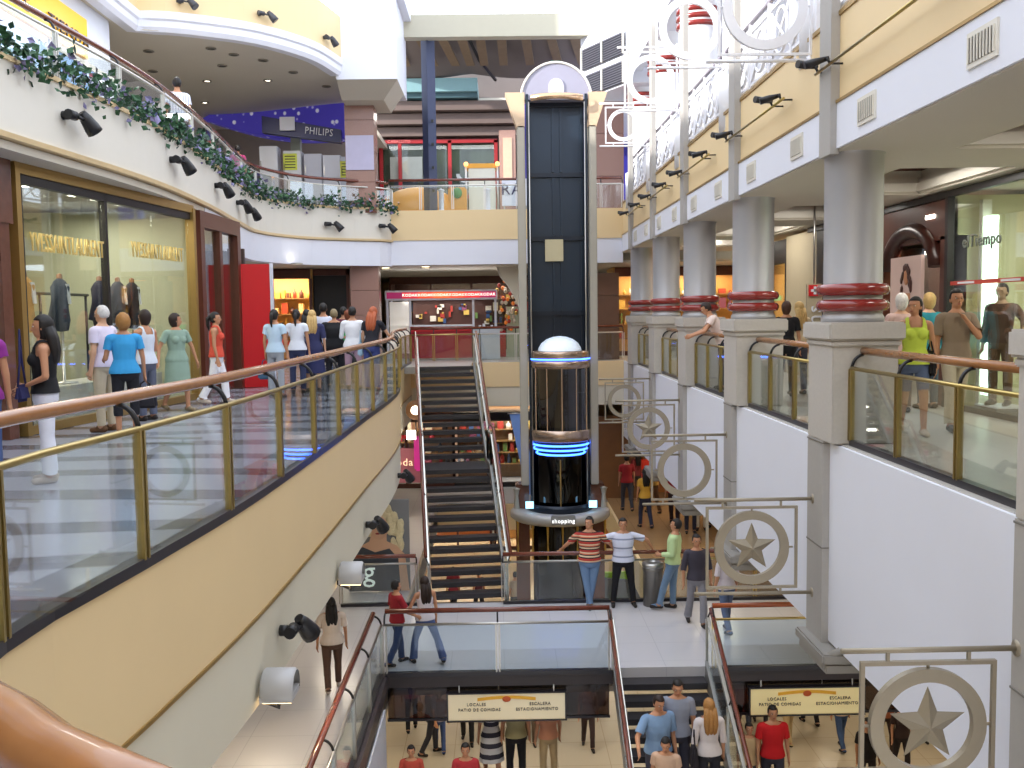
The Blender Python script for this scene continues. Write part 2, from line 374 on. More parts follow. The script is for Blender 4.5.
# ---------------- balustrades ----------------
def resample(path, step):
    L = [0]
    for a, b in zip(path, path[1:]): L.append(L[-1]+(b-a).length)
    n = max(1, round(L[-1]/step)); out = []
    for i in range(n+1):
        s = L[-1]*i/n; k = 0
        while k < len(L)-2 and L[k+1] < s: k += 1
        t = (s-L[k])/max(1e-6, L[k+1]-L[k]); out.append(path[k].lerp(path[k+1], min(1, t)))
    return out
def balustrade(label, path, z, step=1.45, wood=None, group=None, inward=.13, ends=True, h=1.05, glassm=None, base=True, metal=None, side=1):
    """path travelled with the void on its right (side=1)"""
    path = [Vector((p[0], p[1])) for p in path]; wood = wood or WOOD; metal = metal or GOLD
    o = path[0]; t = thing('balustrade', label, 'railing', (o.x, o.y, z), group=group, world=True)
    ns = normals(path); inn = [p-n*inward*side for p, n in zip(path, ns)]
    MB().tube([(p.x, p.y, z+h) for p in inn], .042, 10).build('handrail', wood, t)
    MB().tube([(p.x, p.y, z+h-.19) for p in path], .022, 8).build('lower_rail', metal, t)
    if base:
        m = MB(); sweep(m, path, [(-.07, z-.01), (.02, z-.01), (.02, z+.06), (-.07, z+.06)], side); m.build('base_rail', DARK, t)
    ps = resample(path, step); nn = normals(ps)
    for i, (p, n) in enumerate(zip(ps, nn)):
        tv = Vector((-n.y, n.x)); m = MB(); ang = math.atan2(tv.y, tv.x)
        for s in (-.026, .026):
            q = p+tv*s; m.box(q.x-.012, q.x+.012, q.y-.025, q.y+.025, z+.05, z+h-.2, rz=ang)
        m.build('post', metal, t)
        a = p; b = p-n*inward*side
        pts = []
        for k in range(7):
            f = k/6*PI/2; q = a.lerp(b, 1-math.cos(f)) if False else a+(b-a)*(1-math.cos(f))
            pts.append((q.x, q.y, z+h-.21+.17*math.sin(f)))
        MB().tube(pts, .017, 6).build('bracket', BLACK, t)
    for i, (p, q) in enumerate(zip(ps, ps[1:])):
        d = (q-p).normalized()*.045; a, b = p+d, q-d; m = MB(); n = Vector((d.y, -d.x)).normalized()*.006
        m.poly([(a.x-n.x, a.y-n.y, z+.05), (b.x-n.x, b.y-n.y, z+.05), (b.x-n.x, b.y-n.y, z+h-.21), (a.x-n.x, a.y-n.y, z+h-.21)], (2*n.x, 2*n.y, 0))
        m.build('glass_pane', glassm or GLASS, t)
    return t
balustrade('long curved railing with light wooden handrail before the fashion shop, left', PL2[4:], 0, 1.5)
for i, (a, b) in enumerate(zip(PY, PY[1:])):
    nm = ['nearest', 'second nearest', 'third', 'fourth', 'farthest'][i]
    balustrade(['right balcony railing in front of the couple, between pillars', 'right balcony railing beside the second round column, woman in black behind it',
                'right balcony railing bay where the man in white leans', 'narrow right balcony railing bay past the leaning man', 'farthest right balcony railing bay before the back gallery'][i],
               [(3.92, b-.9), (3.92, a+.04)], 0, (b-a-.9)/2.9, group='railings between the right pillars', side=1)
balustrade('right balcony railing at the right picture edge', [(3.92, 6.1), (3.92, 3.0)], 0, 1.2, group='railings between the right pillars')
LW = mat('pale_metal', 'D8D6CF', .35, .5, var=.03)
balustrade('railing with brown handrail across the back gallery behind the lift', [(-.6, 30.05), (3.8, 30.05)], 0, 1.1, wood=DWOOD, metal=LW, base=False)
balustrade('railing at the head of the long stairs in front of the red kiosk', [(-2.72, 30.05), (-.6, 30.05)], 0, .75, wood=DWOOD, metal=GOLD, base=False)
balustrade('upper left balcony railing above the ivy garland', PL3, 4.62, 1.8, wood=DWOOD, metal=LW, base=False, h=.82)
balustrade('upper back gallery railing in front of the red framed shops', [(-3.3, 30.05), (.6, 30.05)], 4.6, 1.0, wood=DWOOD, metal=LW, base=False, h=.95)
balustrade('upper back gallery railing to the right of the lift', [(2.5, 30.05), (3.8, 30.05)], 4.6, .65, wood=DWOOD, metal=LW, base=False, h=.95)
# upper right: white railing with ornaments
def white_rail(y0, y1, z, label):
    t = thing('balustrade', label, 'railing', (3.85, y0, z), world=True, group='white railings of the upper right gallery')
    MB().tube([(3.85, y0, z+1.02), (3.85, y1, z+1.02)], .035, 8).build('handrail', mat('grey_handrail', '8A8490', .4), t)
    m = MB(); m.box(3.83, 3.87, y0, y1, z+.08, z+.12); m.box(3.83, 3.87, y0, y1, z+.86, z+.9); m.build('rails', WHITEM, t)
    n = max(2, round((y1-y0)/1.1))
    for i in range(n+1):
        y = y0+(y1-y0)*i/n; MB().box(3.82, 3.88, y-.03, y+.03, z, z+1.0).build('post', WHITEM, t)
    for i in range(n):
        ya = y0+(y1-y0)*i/n; yb = y0+(y1-y0)*(i+1)/n; m = MB(); c = (ya+yb)/2
        m.tube([(3.85, ya, z+.1), (3.85, yb, z+.88)], .02, 6); m.tube([(3.85, yb, z+.1), (3.85, ya, z+.88)], .02, 6)
        m.tube([(3.85, c+.3*math.cos(a*PI/8), z+.49+.3*math.sin(a*PI/8)) for a in range(17)], .025, 6, cap=False)
        m.build('ornament', WHITEM, t)
for i, (a, b) in enumerate(zip(PY, PY[1:])):
    white_rail(a+.15, b-.15, 4.78, ['white ornamental railing above the nearest cream band at right', 'white ornamental railing above the second cream bay', 'white ornamental railing above the third cream bay', 'white ornamental railing above the fourth cream bay', 'white ornamental railing at the far end of the upper right gallery'][i])
# level 1 rails
balustrade('bridge railing behind the four standing men', [(-.0, 19.62), (3.45, 19.62)][::-1][::-1], Z1, 1.7, wood=DWOOD, metal=STEEL, side=-1)
balustrade('bridge railing at right of the grey litter bin', [(3.5, 19.62), (6.8, 19.62)], Z1, 1.6, wood=DWOOD, metal=GOLD, side=-1)
balustrade('short bridge railing left of the long stairs beside the poster', [(-3.3, 19.62), (-1.75, 19.62)], Z1, 1.5, wood=DWOOD, metal=STEEL, side=-1)
balustrade('front bridge railing with brown handrail above the left shop directory board', [(-1.95, 15.7), (1.75, 15.7)], Z1, 1.85, wood=DWOOD, metal=STEEL, glassm=glass('bridge_glass', (.80, .85, .87), .02, .10))
balustrade('lower walkway railing running towards the viewer from the corner of the bridge', [(-2.0, 15.7), (-2.0, 8.0)], Z1, 1.5, wood=DWOOD, metal=STEEL, side=-1)
balustrade('front bridge railing with shiny brass lower rail above the right directory board', [(3.45, 15.7), (7.1, 15.7)], Z1, 1.8, wood=mat('orange_wood', 'A0522D', .25, var=.15, coat=.3), metal=GOLD, glassm=glass('bridge_glass'))

# ---------------- pillars right ----------------
def pillar(y, i):
    """y = far edge of the pier"""
    lab = ['round metal column on stone plinth at the right picture edge', 'largest round metal column with dark red rings, on a grey plinth',
           'second largest round metal column with dark red rings', 'third round metal column from the right with red rings', 'fourth round metal column with red rings, behind the third',
           'farthest round metal column by the back gallery'][i]
    t = thing('column', lab, 'column', (3.75, y, -2.6), world=True, group='round columns on the right gallery'); ya = y-.86
    PS = mat('pilaster_stone', 'A9A5A0', .55, var=.05, scale=20)
    m = MB(); m.box(3.72, 3.84, y-.56, y, -2.4, 0); m.box(3.70, 3.80, y-.76, y-.38, 3.24, 9.4); m.build('pilaster', PS, t)
    m = MB()
    for zz in (-.02, -1.25): m.box(3.712, 3.84, y-.566, y+.006, zz-.012, zz+.004)
    m.build('joint_lines', mat('joint_grey', '7A766F', .7), t)
    m = MB(); m.box(3.72, 4.46, ya, y, 0, 1.12, bev=.012); m.build('plinth', STONE, t)
    m = MB(); m.box(3.70, 4.48, ya-.03, y+.03, 1.10, 1.17, bev=.015); m.box(3.665, 4.52, ya-.06, y+.06, 1.17, 1.37, bev=.02); m.build('plinth_cap', STONE, t)
    MB().lathe((4.09, y-.43, 0), [(0, 1.37), (.35, 1.37), (.35, 1.42), (.325, 1.46), (.325, 3.25), (.34, 3.28)], 36).build('shaft', COLM, t)
    for z in (1.5, 1.68):
        MB().lathe((4.09, y-.43, z), [(.32, -.01), (.38, 0), (.405, .04), (.405, .08), (.38, .12), (.32, .13)], 36).build('red_ring', RING, t)
    m = MB(); m.box(3.60, 4.4, ya-.12, y+.06, -2.50, -2.38, bev=.02); m.box(3.64, 4.3, ya-.08, y+.03, -2.62, -2.50, bev=.02)
    m.tube([(3.7, ya-.05, -2.42), (3.86, ya-.08, -2.33), (4.05, ya-.1, -2.34), (4.25, ya-.1, -2.46)], .05, 8); m.build('corbel', mat('corbel_stone', '8E8A84', .6, var=.05), t)
for i, y in enumerate(PY): pillar(y, i)
WCOL = mat('white_column_paint', 'F2F2F5', .5, var=.02)
for i, y in enumerate(PY):
    t = thing('column', ['white round upper column nearest the viewer', 'white round upper column over the largest metal column', 'white round upper column above the second bay', 'white round upper column above the third bay',
              'white round upper column with dark red rings high up', 'farthest white round upper column'][i], 'column', (4.25, y+.5, 4.5), world=True, group='white columns of the upper right gallery')
    MB().lathe((4.25, y+.5, 0), [(0, 4.5), (.5, 4.5), (.5, 5.5), (.4, 5.55), (.4, 8.2), (.5, 8.3)], 28).build('shaft', WCOL, t)
    for z in (7.35, 7.5, 7.65):
        MB().lathe((4.25, y+.5, z), [(.4, 0), (.46, .02), (.46, .09), (.4, .11)], 28).build('red_ring', RING, t)

# ---------------- ornament frames ----------------
def star_mesh(m, c, r, r2, dep):
    pts = []
    for k in range(10):
        a = PI/2+k*PI/5; rr = r if k % 2 == 0 else r2; pts.append((c[0]+rr*math.cos(a), c[1], c[2]+rr*math.sin(a)))
    f = m.bm.verts.new((c[0], c[1]-dep, c[2])); b = m.bm.verts.new((c[0], c[1]+dep, c[2])); vs = [m.bm.verts.new(p) for p in pts]
    for k in range(10):
        j = (k+1) % 10; m.bm.faces.new((f, vs[k], vs[j])); m.bm.faces.new((b, vs[j], vs[k]))
def annulus(m, c, ro, ri, d, n=48):
    m.lathe((c[0], c[1], c[2]), [(ri, -d), (ro, -d), (ro, d), (ri, d), (ri, -d)], n, axis='Y')
    for f in m.bm.faces: f.smooth = False
def frame(y, zt, x0, star, label, mm, group, h=1.0, wx=.98, rods=True, tilt=0):
    x1 = 3.72; t = thing('ornament_frame', label, 'ornament', (x1, y, zt), world=True, group=group)
    for z in ((zt, zt-h-.08) if rods else (zt,)):
        MB().tube([(x0-.12, y, z), (x1, y, z)], .022, 8).build('rod', mm, t)
        MB().lathe((x1-.01, y, z), [(.0, 0), (.06, 0), (.06, .03), (0, .03)], 16, axis='X').build('rod_flange', mm, t)
    xa = x0+.02; xb = xa+wx; za = zt-.08; zb = za-h+.06; s = .018; m = MB()
    for bx in ((xa, xb, za-.03, za), (xa, xb, zb, zb+.03), (xa, xa+.03, zb+.03, za-.03), (xb-.03, xb, zb+.03, za-.03)): m.box(bx[0], bx[1], y-s, y+s, bx[2], bx[3])
    for cx in (xa+.2, xb-.2): m.box(cx-.012, cx+.012, y-.012, y+.012, za, zt); m.box(cx-.012, cx+.012, y-.012, y+.012, zt-h-.08, zb)
    m.build('square_frame', mm, t)
    c = ((xa+xb)/2, y, (za+zb)/2); ro = min(wx, za-zb)/2-.055
    m = MB(); annulus(m, c, ro, ro*.77, .03); m.build('ring', mm, t)
    m = MB()
    for a in (0, PI/2, PI, -PI/2):
        m.tube([(c[0]+(ro-.01)*math.cos(a), y, c[2]+(ro-.01)*math.sin(a)), (c[0]+(ro+.05)*math.cos(a), y, c[2]+(ro+.05)*math.sin(a))], .012, 6)
    m.build('spacer', mm, t)
    if star:
        m = MB(); star_mesh(m, c, ro*.68, ro*.29, .07); m.build('star', mm, t)
    return t
G1 = 'hanging frames beside the right pillars'
frame(6.9, -.94, 2.56, True, 'largest metal frame with ring and five-pointed star at the bottom right', TAUPE, G1, wx=.99, h=1.02)
frame(11.55, -.74, 2.42, True, 'metal frame with ring and five-pointed star beside the largest column shaft', TAUPE, G1, wx=1.1, h=1.06)
frame(16.0, -.53, 2.45, False, 'metal frame with an empty ring in front of the white wall', TAUPE, G1, wx=1.1, h=1.06)
frame(20.2, -.34, 2.5, True, 'smaller metal frame with ring and star near the back', TAUPE, G1, wx=1.1, h=1.06)
frame(24.2, -.17, 2.57, False, 'farthest metal frame with an empty ring beside the lift', TAUPE, G1)
G2 = 'white frames of the upper right gallery'
frame(24.5, 6.6, 2.66, False, 'small white square frame with ring right of the lift top', WHITEM, G2, h=.95, wx=.9)
frame(20.5, 6.9, 2.62, False, 'white frame with large ring hanging at upper right', WHITEM, G2, h=1.2, wx=1.1)
frame(16.3, 6.75, 2.6, False, 'white frame with large ring at the top of the picture', WHITEM, G2, h=1.2, wx=1.12)
frame(11.85, 5.75, 2.62, False, 'nearest white ring frame, above the cream band with spotlights', WHITEM, G2, h=1.2, wx=1.12)

# ---------------- vents + track lights right ----------------
n_ = 0
for i, (a, b) in enumerate(zip([2.7]+PY, PY)):
    for f in (.15, .65):
        y = a+(b-a)*f; n_ += 1
        if y < 7.4: continue
        t = thing('air_vent', 'white slatted air vent, %s one in the %s bay of the right white band' % ('farther' if f > .5 else 'nearer', ['first', 'nearest full', 'second full', 'third full', 'fourth full', 'farthest'][i]), 'vent', (3.77, y, 3.55), world=True, group='air vents in the right white band')
        m = MB(); m.box(3.752, 3.77, y-.24, y+.24, 3.41, 3.69); m.build('vent_frame', OLDWHITE, t)
        MB().box(3.749, 3.752, y-.2, y+.2, 3.45, 3.65).build('vent_back', mat('vent_dark', '4E4840', .8), t)
        m = MB()
        for k in range(9): m.box(3.74, 3.752, y-.2+k*.05-.008, y-.2+k*.05+.008, 3.45, 3.65)
        m.build('slats', OLDWHITE, t)
def spot_head(m, p, d, L=.2, r=.05):
    p = Vector(p); d = Vector(d).normalized(); m.tube([p, p+d*L*.3, p+d*L*.55, p+d*L], r, 12, radii=[r*.55, r*.75, r, r*1.05])
names5 = ['nearest', 'second', 'third', 'fourth', 'fifth', 'sixth']
for i, (a, b) in enumerate(zip([2.7]+PY, PY)):
    if b < 8: continue
    t = thing('track_light', 'brass rod with black spotlights on the cream band, %s bay' % names5[i-1], 'spotlight', (3.7, a+1, 4.25), world=True, group='spotlight rods on the right cream band')
    y0, y1 = a+.9, b-.35
    MB().tube([(3.66, y0, 4.2), (3.66, y1, 4.2)], .018, 8).build('rod', GOLD, t)
    for k, y in enumerate((y0+.1, y0+.5, y1-.5, y1-.1)):
        m = MB(); m.tube([(3.8, y, 4.2), (3.66, y, 4.2)], .012, 6); m.tube([(3.66, y, 4.2), (3.62, y, 4.27)], .015, 6); spot_head(m, (3.66, y+.04, 4.27), (-.9, -.35 if k % 2 else .1, .04 if k % 2 else -.25), .27, .043); m.build('lamp_head', BLACK, t)
# spotlights on left fascias
def wall_spot(p, n, label, group, s=1.0, mm=BLACK):
    """p on the face, n outward unit (2D)"""
    p = Vector(p); n = Vector((n[0], n[1], 0)).normalized(); tv = Vector((-n.y, n.x, 0))
    if tv.x+tv.y < 0: tv = -tv
    t = thing('spotlight', label, 'spotlight', p, world=True, group=group)
    m = MB(); m.tube([p, p+n*.07*s], .05*s, 10); m.tube([p+n*.11*s-tv*.09*s, p+n*.11*s+tv*.07*s], .055*s, 12); m.build('mount', mm, t)
    q = p+n*.13*s; e = q+tv*.24*s+n*.04*s+Vector((0, 0, -.03*s))
    MB().tube([q, e], .022*s, 8).build('arm', mm, t)
    m = MB(); d = (tv*.55+n*.3+Vector((0, 0, -.75))).normalized(); b = e-d*.12*s
    m.tube([b, b+d*.08*s, b+d*.2*s, b+d*.27*s], .1, 12, radii=[.045*s, .07*s, .09*s, .095*s]); m.build('lamp_head', mm, t)
    return t
def onpath(path, y):
    best = min(range(len(path)), key=lambda i: abs(path[i].y-y)); ns = normals(path); return path[best], ns[best]
for y, z, lab in ((13.3, 4.2, 'nearest black spotlight on the white band under the ivy'), (17.1, 4.2, 'second black spotlight under the ivy garland'), (20.6, 4.2, 'third black spotlight under the ivy garland'),
                  (22.9, 4.15, 'fourth small black spotlight under the ivy'), (24.6, 4.1, 'fifth small black spotlight under the ivy')):
    p, n = onpath(PL3, y); wall_spot((p.x, p.y, z), n, lab, 'spotlights under the ivy', 1.15)
for x, lab in ((-5.0, 'black spotlight on the curved white end of the ivy balcony'), (-3.55, 'last black spotlight by the corner of the upper left balcony')):
    p = min(PL3, key=lambda q: abs(q.x-x)+(0 if q.y > 27 else 9)); k = PL3.index(p); n = normals(PL3)[k]; wall_spot((p.x, p.y, 4.12), n, lab, 'spotlights under the ivy', 1.15)
for x, y, lab in ((-7.4, 23.35, 'small spotlight high on the top left balcony, leftmost'), (-5.65, 24.4, 'small spotlight high on the top left balcony, middle'), (-4.45, 26.5, 'small spotlight high on the top left balcony, rightmost')):
    p = min(P4, key=lambda q: (q.x-x)**2+(q.y-y)**2); k = P4.index(p); wall_spot((p.x, p.y, 8.8), normals(P4)[k], lab, 'spotlights on the top left balcony', 1.0, mat('grey_black', '3A3A40', .4))
for y, z, lab in ((8.75, -1.33, 'large black spotlight below the tan balcony band, nearest'), (14.2, -1.5, 'black spotlight below the tan balcony band, in front of the poster'), (18.3, -1.5, 'farther black spotlight below the tan balcony band')):
    p, n = onpath(PL2, y); wall_spot((p.x, p.y, z), n, lab, 'spotlights on the lower left band', 1.0)
# boxed floodlight with warm lamp
for y, lab in ((8.15, 'grey boxed floodlight glowing warm below the nearest black spotlight'), (11.7, 'grey boxed floodlight next to the poster, farther away')):
    p, n = onpath(PL2, y); t = thing('floodlight', lab, 'floodlight', (p.x+.1, p.y, -1.75), world=True, group='boxed floodlights on the lower left band')
    c = Vector((p.x+.14, y, -1.62)); FG = mat('floodlight_grey', 'B8B8BA', .5, .2)
    m = MB(); m.lathe((c.x-.12, c.y, c.z), [(0, 0), (.15, 0), (.17, .02), (.17, .26), (.15, .28)], 14, a0=-.3, a1=PI+.3, axis='X'); m.box(c.x-.12, c.x+.15, c.y-.16, c.y+.16, c.z-.07, c.z-.02); m.build('housing', FG, t)
    MB().box(c.x-.1, c.x+.14, c.y-.13, c.y+.13, c.z-.085, c.z-.072).build('lamp_lens', mat('warm_lamp', 'FFD9A0', .4, var=0, emit=6), t)
    MB().tube([(p.x-.03, y, -1.7), (c.x, y, c.z-.16), (c.x, y, c.z-.05)], .03, 8).build('bracket', BLACK, t)
    d = bpy.data.lights.new('floodlight_lamp', 'SPOT'); d.energy = 260; d.spot_size = 1.9; d.color = (1, .75, .4); d.shadow_soft_size = .1
    o = bpy.data.objects.new('floodlight_lamp', d); COL.objects.link(o); o.location = (c.x, c.y, c.z-.12); o.rotation_euler = (0, -.15, 0)

# ---------------- ivy garland ----------------
def leaves(name, mats, centers, size, n_each, spread):
    m = MB(); rnd = random.Random(3)
    for (cx, cy, cz) in centers:
        for k in range(n_each):
            p = Vector((cx+rnd.gauss(0, spread), cy+rnd.gauss(0, spread*1.5), cz+rnd.gauss(0, spread*1.1)))
            d = Vector((rnd.uniform(-1, 1), rnd.uniform(-1, 1), rnd.uniform(-.6, 1))).normalized(); s = d.cross(Vector((rnd.uniform(-1, 1), rnd.uniform(-1, 1), .3))).normalized()
            nn = d.cross(s); L = size*rnd.uniform(.6, 1.3); W = L*.38; mi = 1 if rnd.random() < .12 else (2 if rnd.random() < .35 else 0)
            a = m.bm.verts.new(p); b = m.bm.verts.new(p+d*L*.45+s*W+nn*L*.1); c = m.bm.verts.new(p+d*L); e = m.bm.verts.new(p+d*L*.45-s*W+nn*L*.1); f = m.bm.verts.new(p+d*L*.5-nn*L*.06)
            for tri in ((a, b, f), (b, c, f), (c, e, f), (e, a, f)): m.bm.faces.new(tri).material_index = mi
    return m
PG = resample(PL3, .3); ng = normals(PG); cs = [(p.x+n.x*.06, p.y+n.y*.06, 4.72+.06*math.sin(i*1.3)) for i, (p, n) in enumerate(zip(PG, ng)) if p.y > 9]
LF = [mat('leaf_green', '2F5A38', .5, var=.3), mat('pale_flower', '8C86B0', .6, var=.2), mat('leaf_dark', '1F4030', .5, var=.3)]
g = leaves('ivy', LF, cs, .12, 42, .10).build('ivy_garland', LF); tag(g, 'garland of green ivy leaves and pale flowers along the upper left balcony', 'ivy', kind='stuff')

# ---------------- staircases ----------------
TREAD = mat('dark_tread', '2E2C30', .35, var=.15)
def stairs(label, name, base, z0, z1, dirv, width, n, run, landing=None, steel=STEEL, flip=1):
    """base: centre of the lowest/first nosing; dirv: unit plan direction in which steps change level by (z1-z0)"""
    b = Vector((base[0], base[1], 0)); d = Vector((dirv[0], dirv[1], 0)).normalized(); s = Vector((d.y, -d.x, 0)); ang = math.atan2(d.y, d.x)
    t = thing(name, label, 'stairs', (base[0], base[1], z0), world=True)
    pos = []; L = 0; rise = (z1-z0)/n
    for k in range(n):
        pos.append((L, z0+rise*(k+1)))
        L += run
        if landing and k+1 == landing[0]: L += landing[1]-run*0
    def P(l, side, z): q = b+d*l+s*side; return (q.x, q.y, z)
    for k, (l, z) in enumerate(pos):
        dep = run+.02
        if landing and k+1 == landing[0]: dep = landing[1]+run
        m = MB(); c = [P(l, -width/2, z-.1), P(l, width/2, z-.1), P(l+dep, width/2, z-.1), P(l+dep, -width/2, z-.1)]
        m.poly(c, (0, 0, .1)); m.build('tread', TREAD, t)
    # stringers & rails follow breakpoints
    sg = 1 if z1 > z0 else -1
    br = [(0, z0)]
    if landing: la = pos[landing[0]-1]; br += [(la[0], la[1]), (la[0]+landing[1], la[1])]
    br += [(pos[-1][0]+run, z1)]
    for sd in (-1, 1):
        m = MB()
        for (l0, a), (l1, c) in zip(br, br[1:]):
            p = [P(l0, sd*(width/2+.02), a-.26), P(l1, sd*(width/2+.02), c-.22), P(l1, sd*(width/2+.02), c+.1), P(l0, sd*(width/2+.02), a+.1)]
            m.poly(p, s*sd*.05)
        m.build('stringer', DARK if steel is None else mat('stringer_grey', '8C8A86', .4, .4), t)
        pts = [P(l, sd*(width/2+.12), z+.98) for l, z in br]; MB().tube(pts, .036, 10).build('handrail', DWOOD, t)
        pts = [P(l, sd*(width/2+.05), z+.82) for l, z in br]; m = MB()
        for q0, q1 in zip(pts, pts[1:]):
            q0 = Vector(q0); q1 = Vector(q1); m.poly([q0-Vector((0, 0, .06)), q1-Vector((0, 0, .06)), q1+Vector((0, 0, .02)), q0+Vector((0, 0, .02))], s*sd*.05)
        m.build('polished_side_rail', mat('polished_rail', 'DDDCD2', .22, .6, var=.03), t)
        for (l0, a), (l1, c) in zip(br, br[1:]):
            nn = max(1, round((l1-l0)/1.4))
            for k in range(nn+1):
                f = k/nn; q = P(l0+(l1-l0)*f, sd*(width/2+.05), a+(c-a)*f)
                MB().box(q[0]-.02, q[0]+.02, q[1]-.02, q[1]+.02, q[2], q[2]+.8).build('post', STEEL, t)
                MB().tube([(q[0], q[1], q[2]+.78), P(l0+(l1-l0)*f, sd*(width/2+.12), q[2]+.96)], .014, 6).build('bracket', BLACK, t)
            q = [P(l0, sd*(width/2+.05), a+.1), P(l1, sd*(width/2+.05), c+.1), P(l1, sd*(width/2+.05), c+.76), P(l0, sd*(width/2+.05), a+.76)]
            MB().poly(q, s*sd*.01).build('glass_panel', GLASS, t)
    return t
stairs('long straight stairs with dark open treads rising from the bridge to the red kiosk level', 'staircase', (-.70, 19.75), Z1, 0, (-.10, .995), 1.5, 26, .285, (13, .95))
struct('floor', MB().box(-2.72, -.85, 27.9, 30, -.2, -.005), F3)
stairs('lower stairs with dark open treads going down from the bridge, people on them', 'staircase', (2.6, 15.9), Z1, Z0, (0, -1), 1.45, 26, .29)
# ---------------- lift ----------------
LX, LY = 1.5, 25.0
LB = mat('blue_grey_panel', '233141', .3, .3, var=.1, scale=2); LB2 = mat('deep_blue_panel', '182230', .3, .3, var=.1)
LST = mat('lift_stone', 'A8A294', .55, var=.05); BUFF = mat('buff_stone', 'C9AE90', .6, var=.05)
t = thing('lift_shaft', 'tall lift shaft with dark blue back panels, grey piers and a round top', 'lift shaft', (LX, LY, Z0), world=True)
for s in (-1, 1):
    x = LX+s*.89
    MB().box(x-.1, x+.1, LY-.25, LY+.25, -2.9, 6.15, bev=.02).build('pier', LST, t)
    m = MB(); m.poly([(x-.1 if s > 0 else x+.1, LY-.25, 6.1), (x+s*.1, LY-.25, 6.1), (x+s*.38, LY-.25, 6.95), (x-s*.1, LY-.25, 6.95)], (0, .5, 0)); m.build('capital', BUFF, t)
    m = MB(); m.box(x-s*.16-.03, x-s*.16+.03, LY-.28, LY-.1, -4.0, 6.9); m.build('guide_rail', LB2, t)
    MB().tube([(x-s*.2, LY-.3, -4), (x-s*.2, LY-.3, 6.7)], .018, 6).build('cable', STEEL, t)
    MB().box(x-.1 if s > 0 else x-.25, x+.25 if s > 0 else x+.1, LY-.1, LY+.4, -8.8, -2.9, bev=.02).build('pier_base', BROWN, t)
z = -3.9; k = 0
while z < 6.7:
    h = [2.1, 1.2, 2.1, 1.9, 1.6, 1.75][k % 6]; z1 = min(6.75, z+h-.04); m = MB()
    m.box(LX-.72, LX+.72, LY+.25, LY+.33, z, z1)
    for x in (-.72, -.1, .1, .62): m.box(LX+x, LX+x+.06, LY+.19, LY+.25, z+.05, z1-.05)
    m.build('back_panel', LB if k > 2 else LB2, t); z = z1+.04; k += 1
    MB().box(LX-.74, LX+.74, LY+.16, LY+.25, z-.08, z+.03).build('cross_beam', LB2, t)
MB().box(LX-.3, LX+.16, LY+.12, LY+.18, 2.8, 3.35).build('inspection_panel', mat('cream_panel', 'C4B893', .5), t)
m = MB(); A = [(LX+.86*math.cos(a*PI/20), LY-.2, 6.78+.88*math.sin(a*PI/20)) for a in range(21)]; m.poly(A, (0, .5, 0)); m.build('round_top', mat('lilac_grey_panel', '9A98A8', .5, .2, var=.04), t)
m = MB(); m.tube([(LX+.88*math.cos(a*PI/20), LY-.22, 6.78+.9*math.sin(a*PI/20)) for a in range(21)], .03, 8); m.build('arch_rim', OLDWHITE, t)
m = MB(); m.poly([(LX+.19*math.cos(a*PI/10), LY-.24, 7.1+.19*math.sin(a*PI/10)) for a in range(11)]+[(LX-.19, LY-.24, 6.88), (LX+.19, LY-.24, 6.88)], (0, .04, 0)); m.build('round_plaque', mat('pale_lilac', 'C4BFCB', .5), t)
MB().lathe((LX, LY+.35, 6.7), [(.98, 0), (1.02, .02), (1.02, .14), (.98, .16)], 30, a0=PI*1.28, a1=PI*1.72).build('polished_band', mat('polished_copper', 'C8A888', .2, .9), t)
MB().box(LX-.12, LX+.12, LY-.1, LY+.1, 7.66, 7.74).build('green_lamp', mat('green_lamp', '2FA58A', .4, emit=.6), t)
MB().lathe((LX, LY+.1, 0), [(.70, -8.8), (.70, -2.1)], 32).build('glass_tube', glass('dark_tube', (.05, .05, .07), .06, .4), t)
MB().box(LX-.03, LX+.0, LY-.66, LY-.62, -3.8, -2.2).build('centre_rail', BRASSD, t)
# cab
t = thing('lift_cab', 'round glass lift cab with white glowing dome and blue light rings', 'lift cab', (LX, LY, -2.0), world=True)
cy = LY-.1; CP = mat('copper_band', 'B7A190', .25, .85, var=.05); BL = mat('blue_neon', '3A6CFF', .4, var=0, emit=7)
c = (LX+.03, cy, 0)
MB().lathe(c, [(.56, .52), (.54, .6), (.47, .72), (.34, .82), (.17, .88), (0, .9)], 28).build('dome', mat('milk_dome', 'E6F2FF', .4, emit=.25, var=0), t)
MB().lathe(c, [(0, .53), (.74, .53), (.76, .48), (.76, .33), (.74, .30)], 40).build('top_band', CP, t)
MB().lathe(c, [(.745, .10), (.77, .13), (.77, .26), (.745, .29)], 40).build('upper_band', CP, t)
MB().lathe(c, [(.765, .31), (.775, .33), (.765, .35)], 40).build('blue_ring', BL, t)
MB().lathe(c, [(.73, .1), (.73, -1.45)], 40).build('glass_wall', glass('cab_glass', (.38, .34, .32), .06, .45), t)
m = MB()
for a in range(7): an = PI+a*PI/6; m.box(c[0]+.735*math.cos(an)-.012, c[0]+.735*math.cos(an)+.012, cy+.735*math.sin(an)-.012, cy+.735*math.sin(an)+.012, -1.45, .1)
m.build('mullions', CP, t)
MB().lathe(c, [(.745, -1.45), (.775, -1.48), (.775, -1.72), (.745, -1.75), (0, -1.75)], 40).build('lower_band', CP, t)
m = MB(); m.lathe(c, [(.7, -1.75), (.7, -1.83), (.64, -1.95), (.55, -2.08), (0, -2.1)], 40); m.build('underside', LB2, t)
for r, z in ((.735, -1.83), (.70, -1.95), (.63, -2.07)): MB().lathe(c, [(r-.01, z-.025), (r+.015, z), (r-.01, z+.025)], 40).build('blue_ring', BL, t)
MB().box(LX-.5, LX+.5, LY-.05, LY+.3, -1.45, .1).build('back_wall', mat('cab_inside', '4A3E38', .5), t)
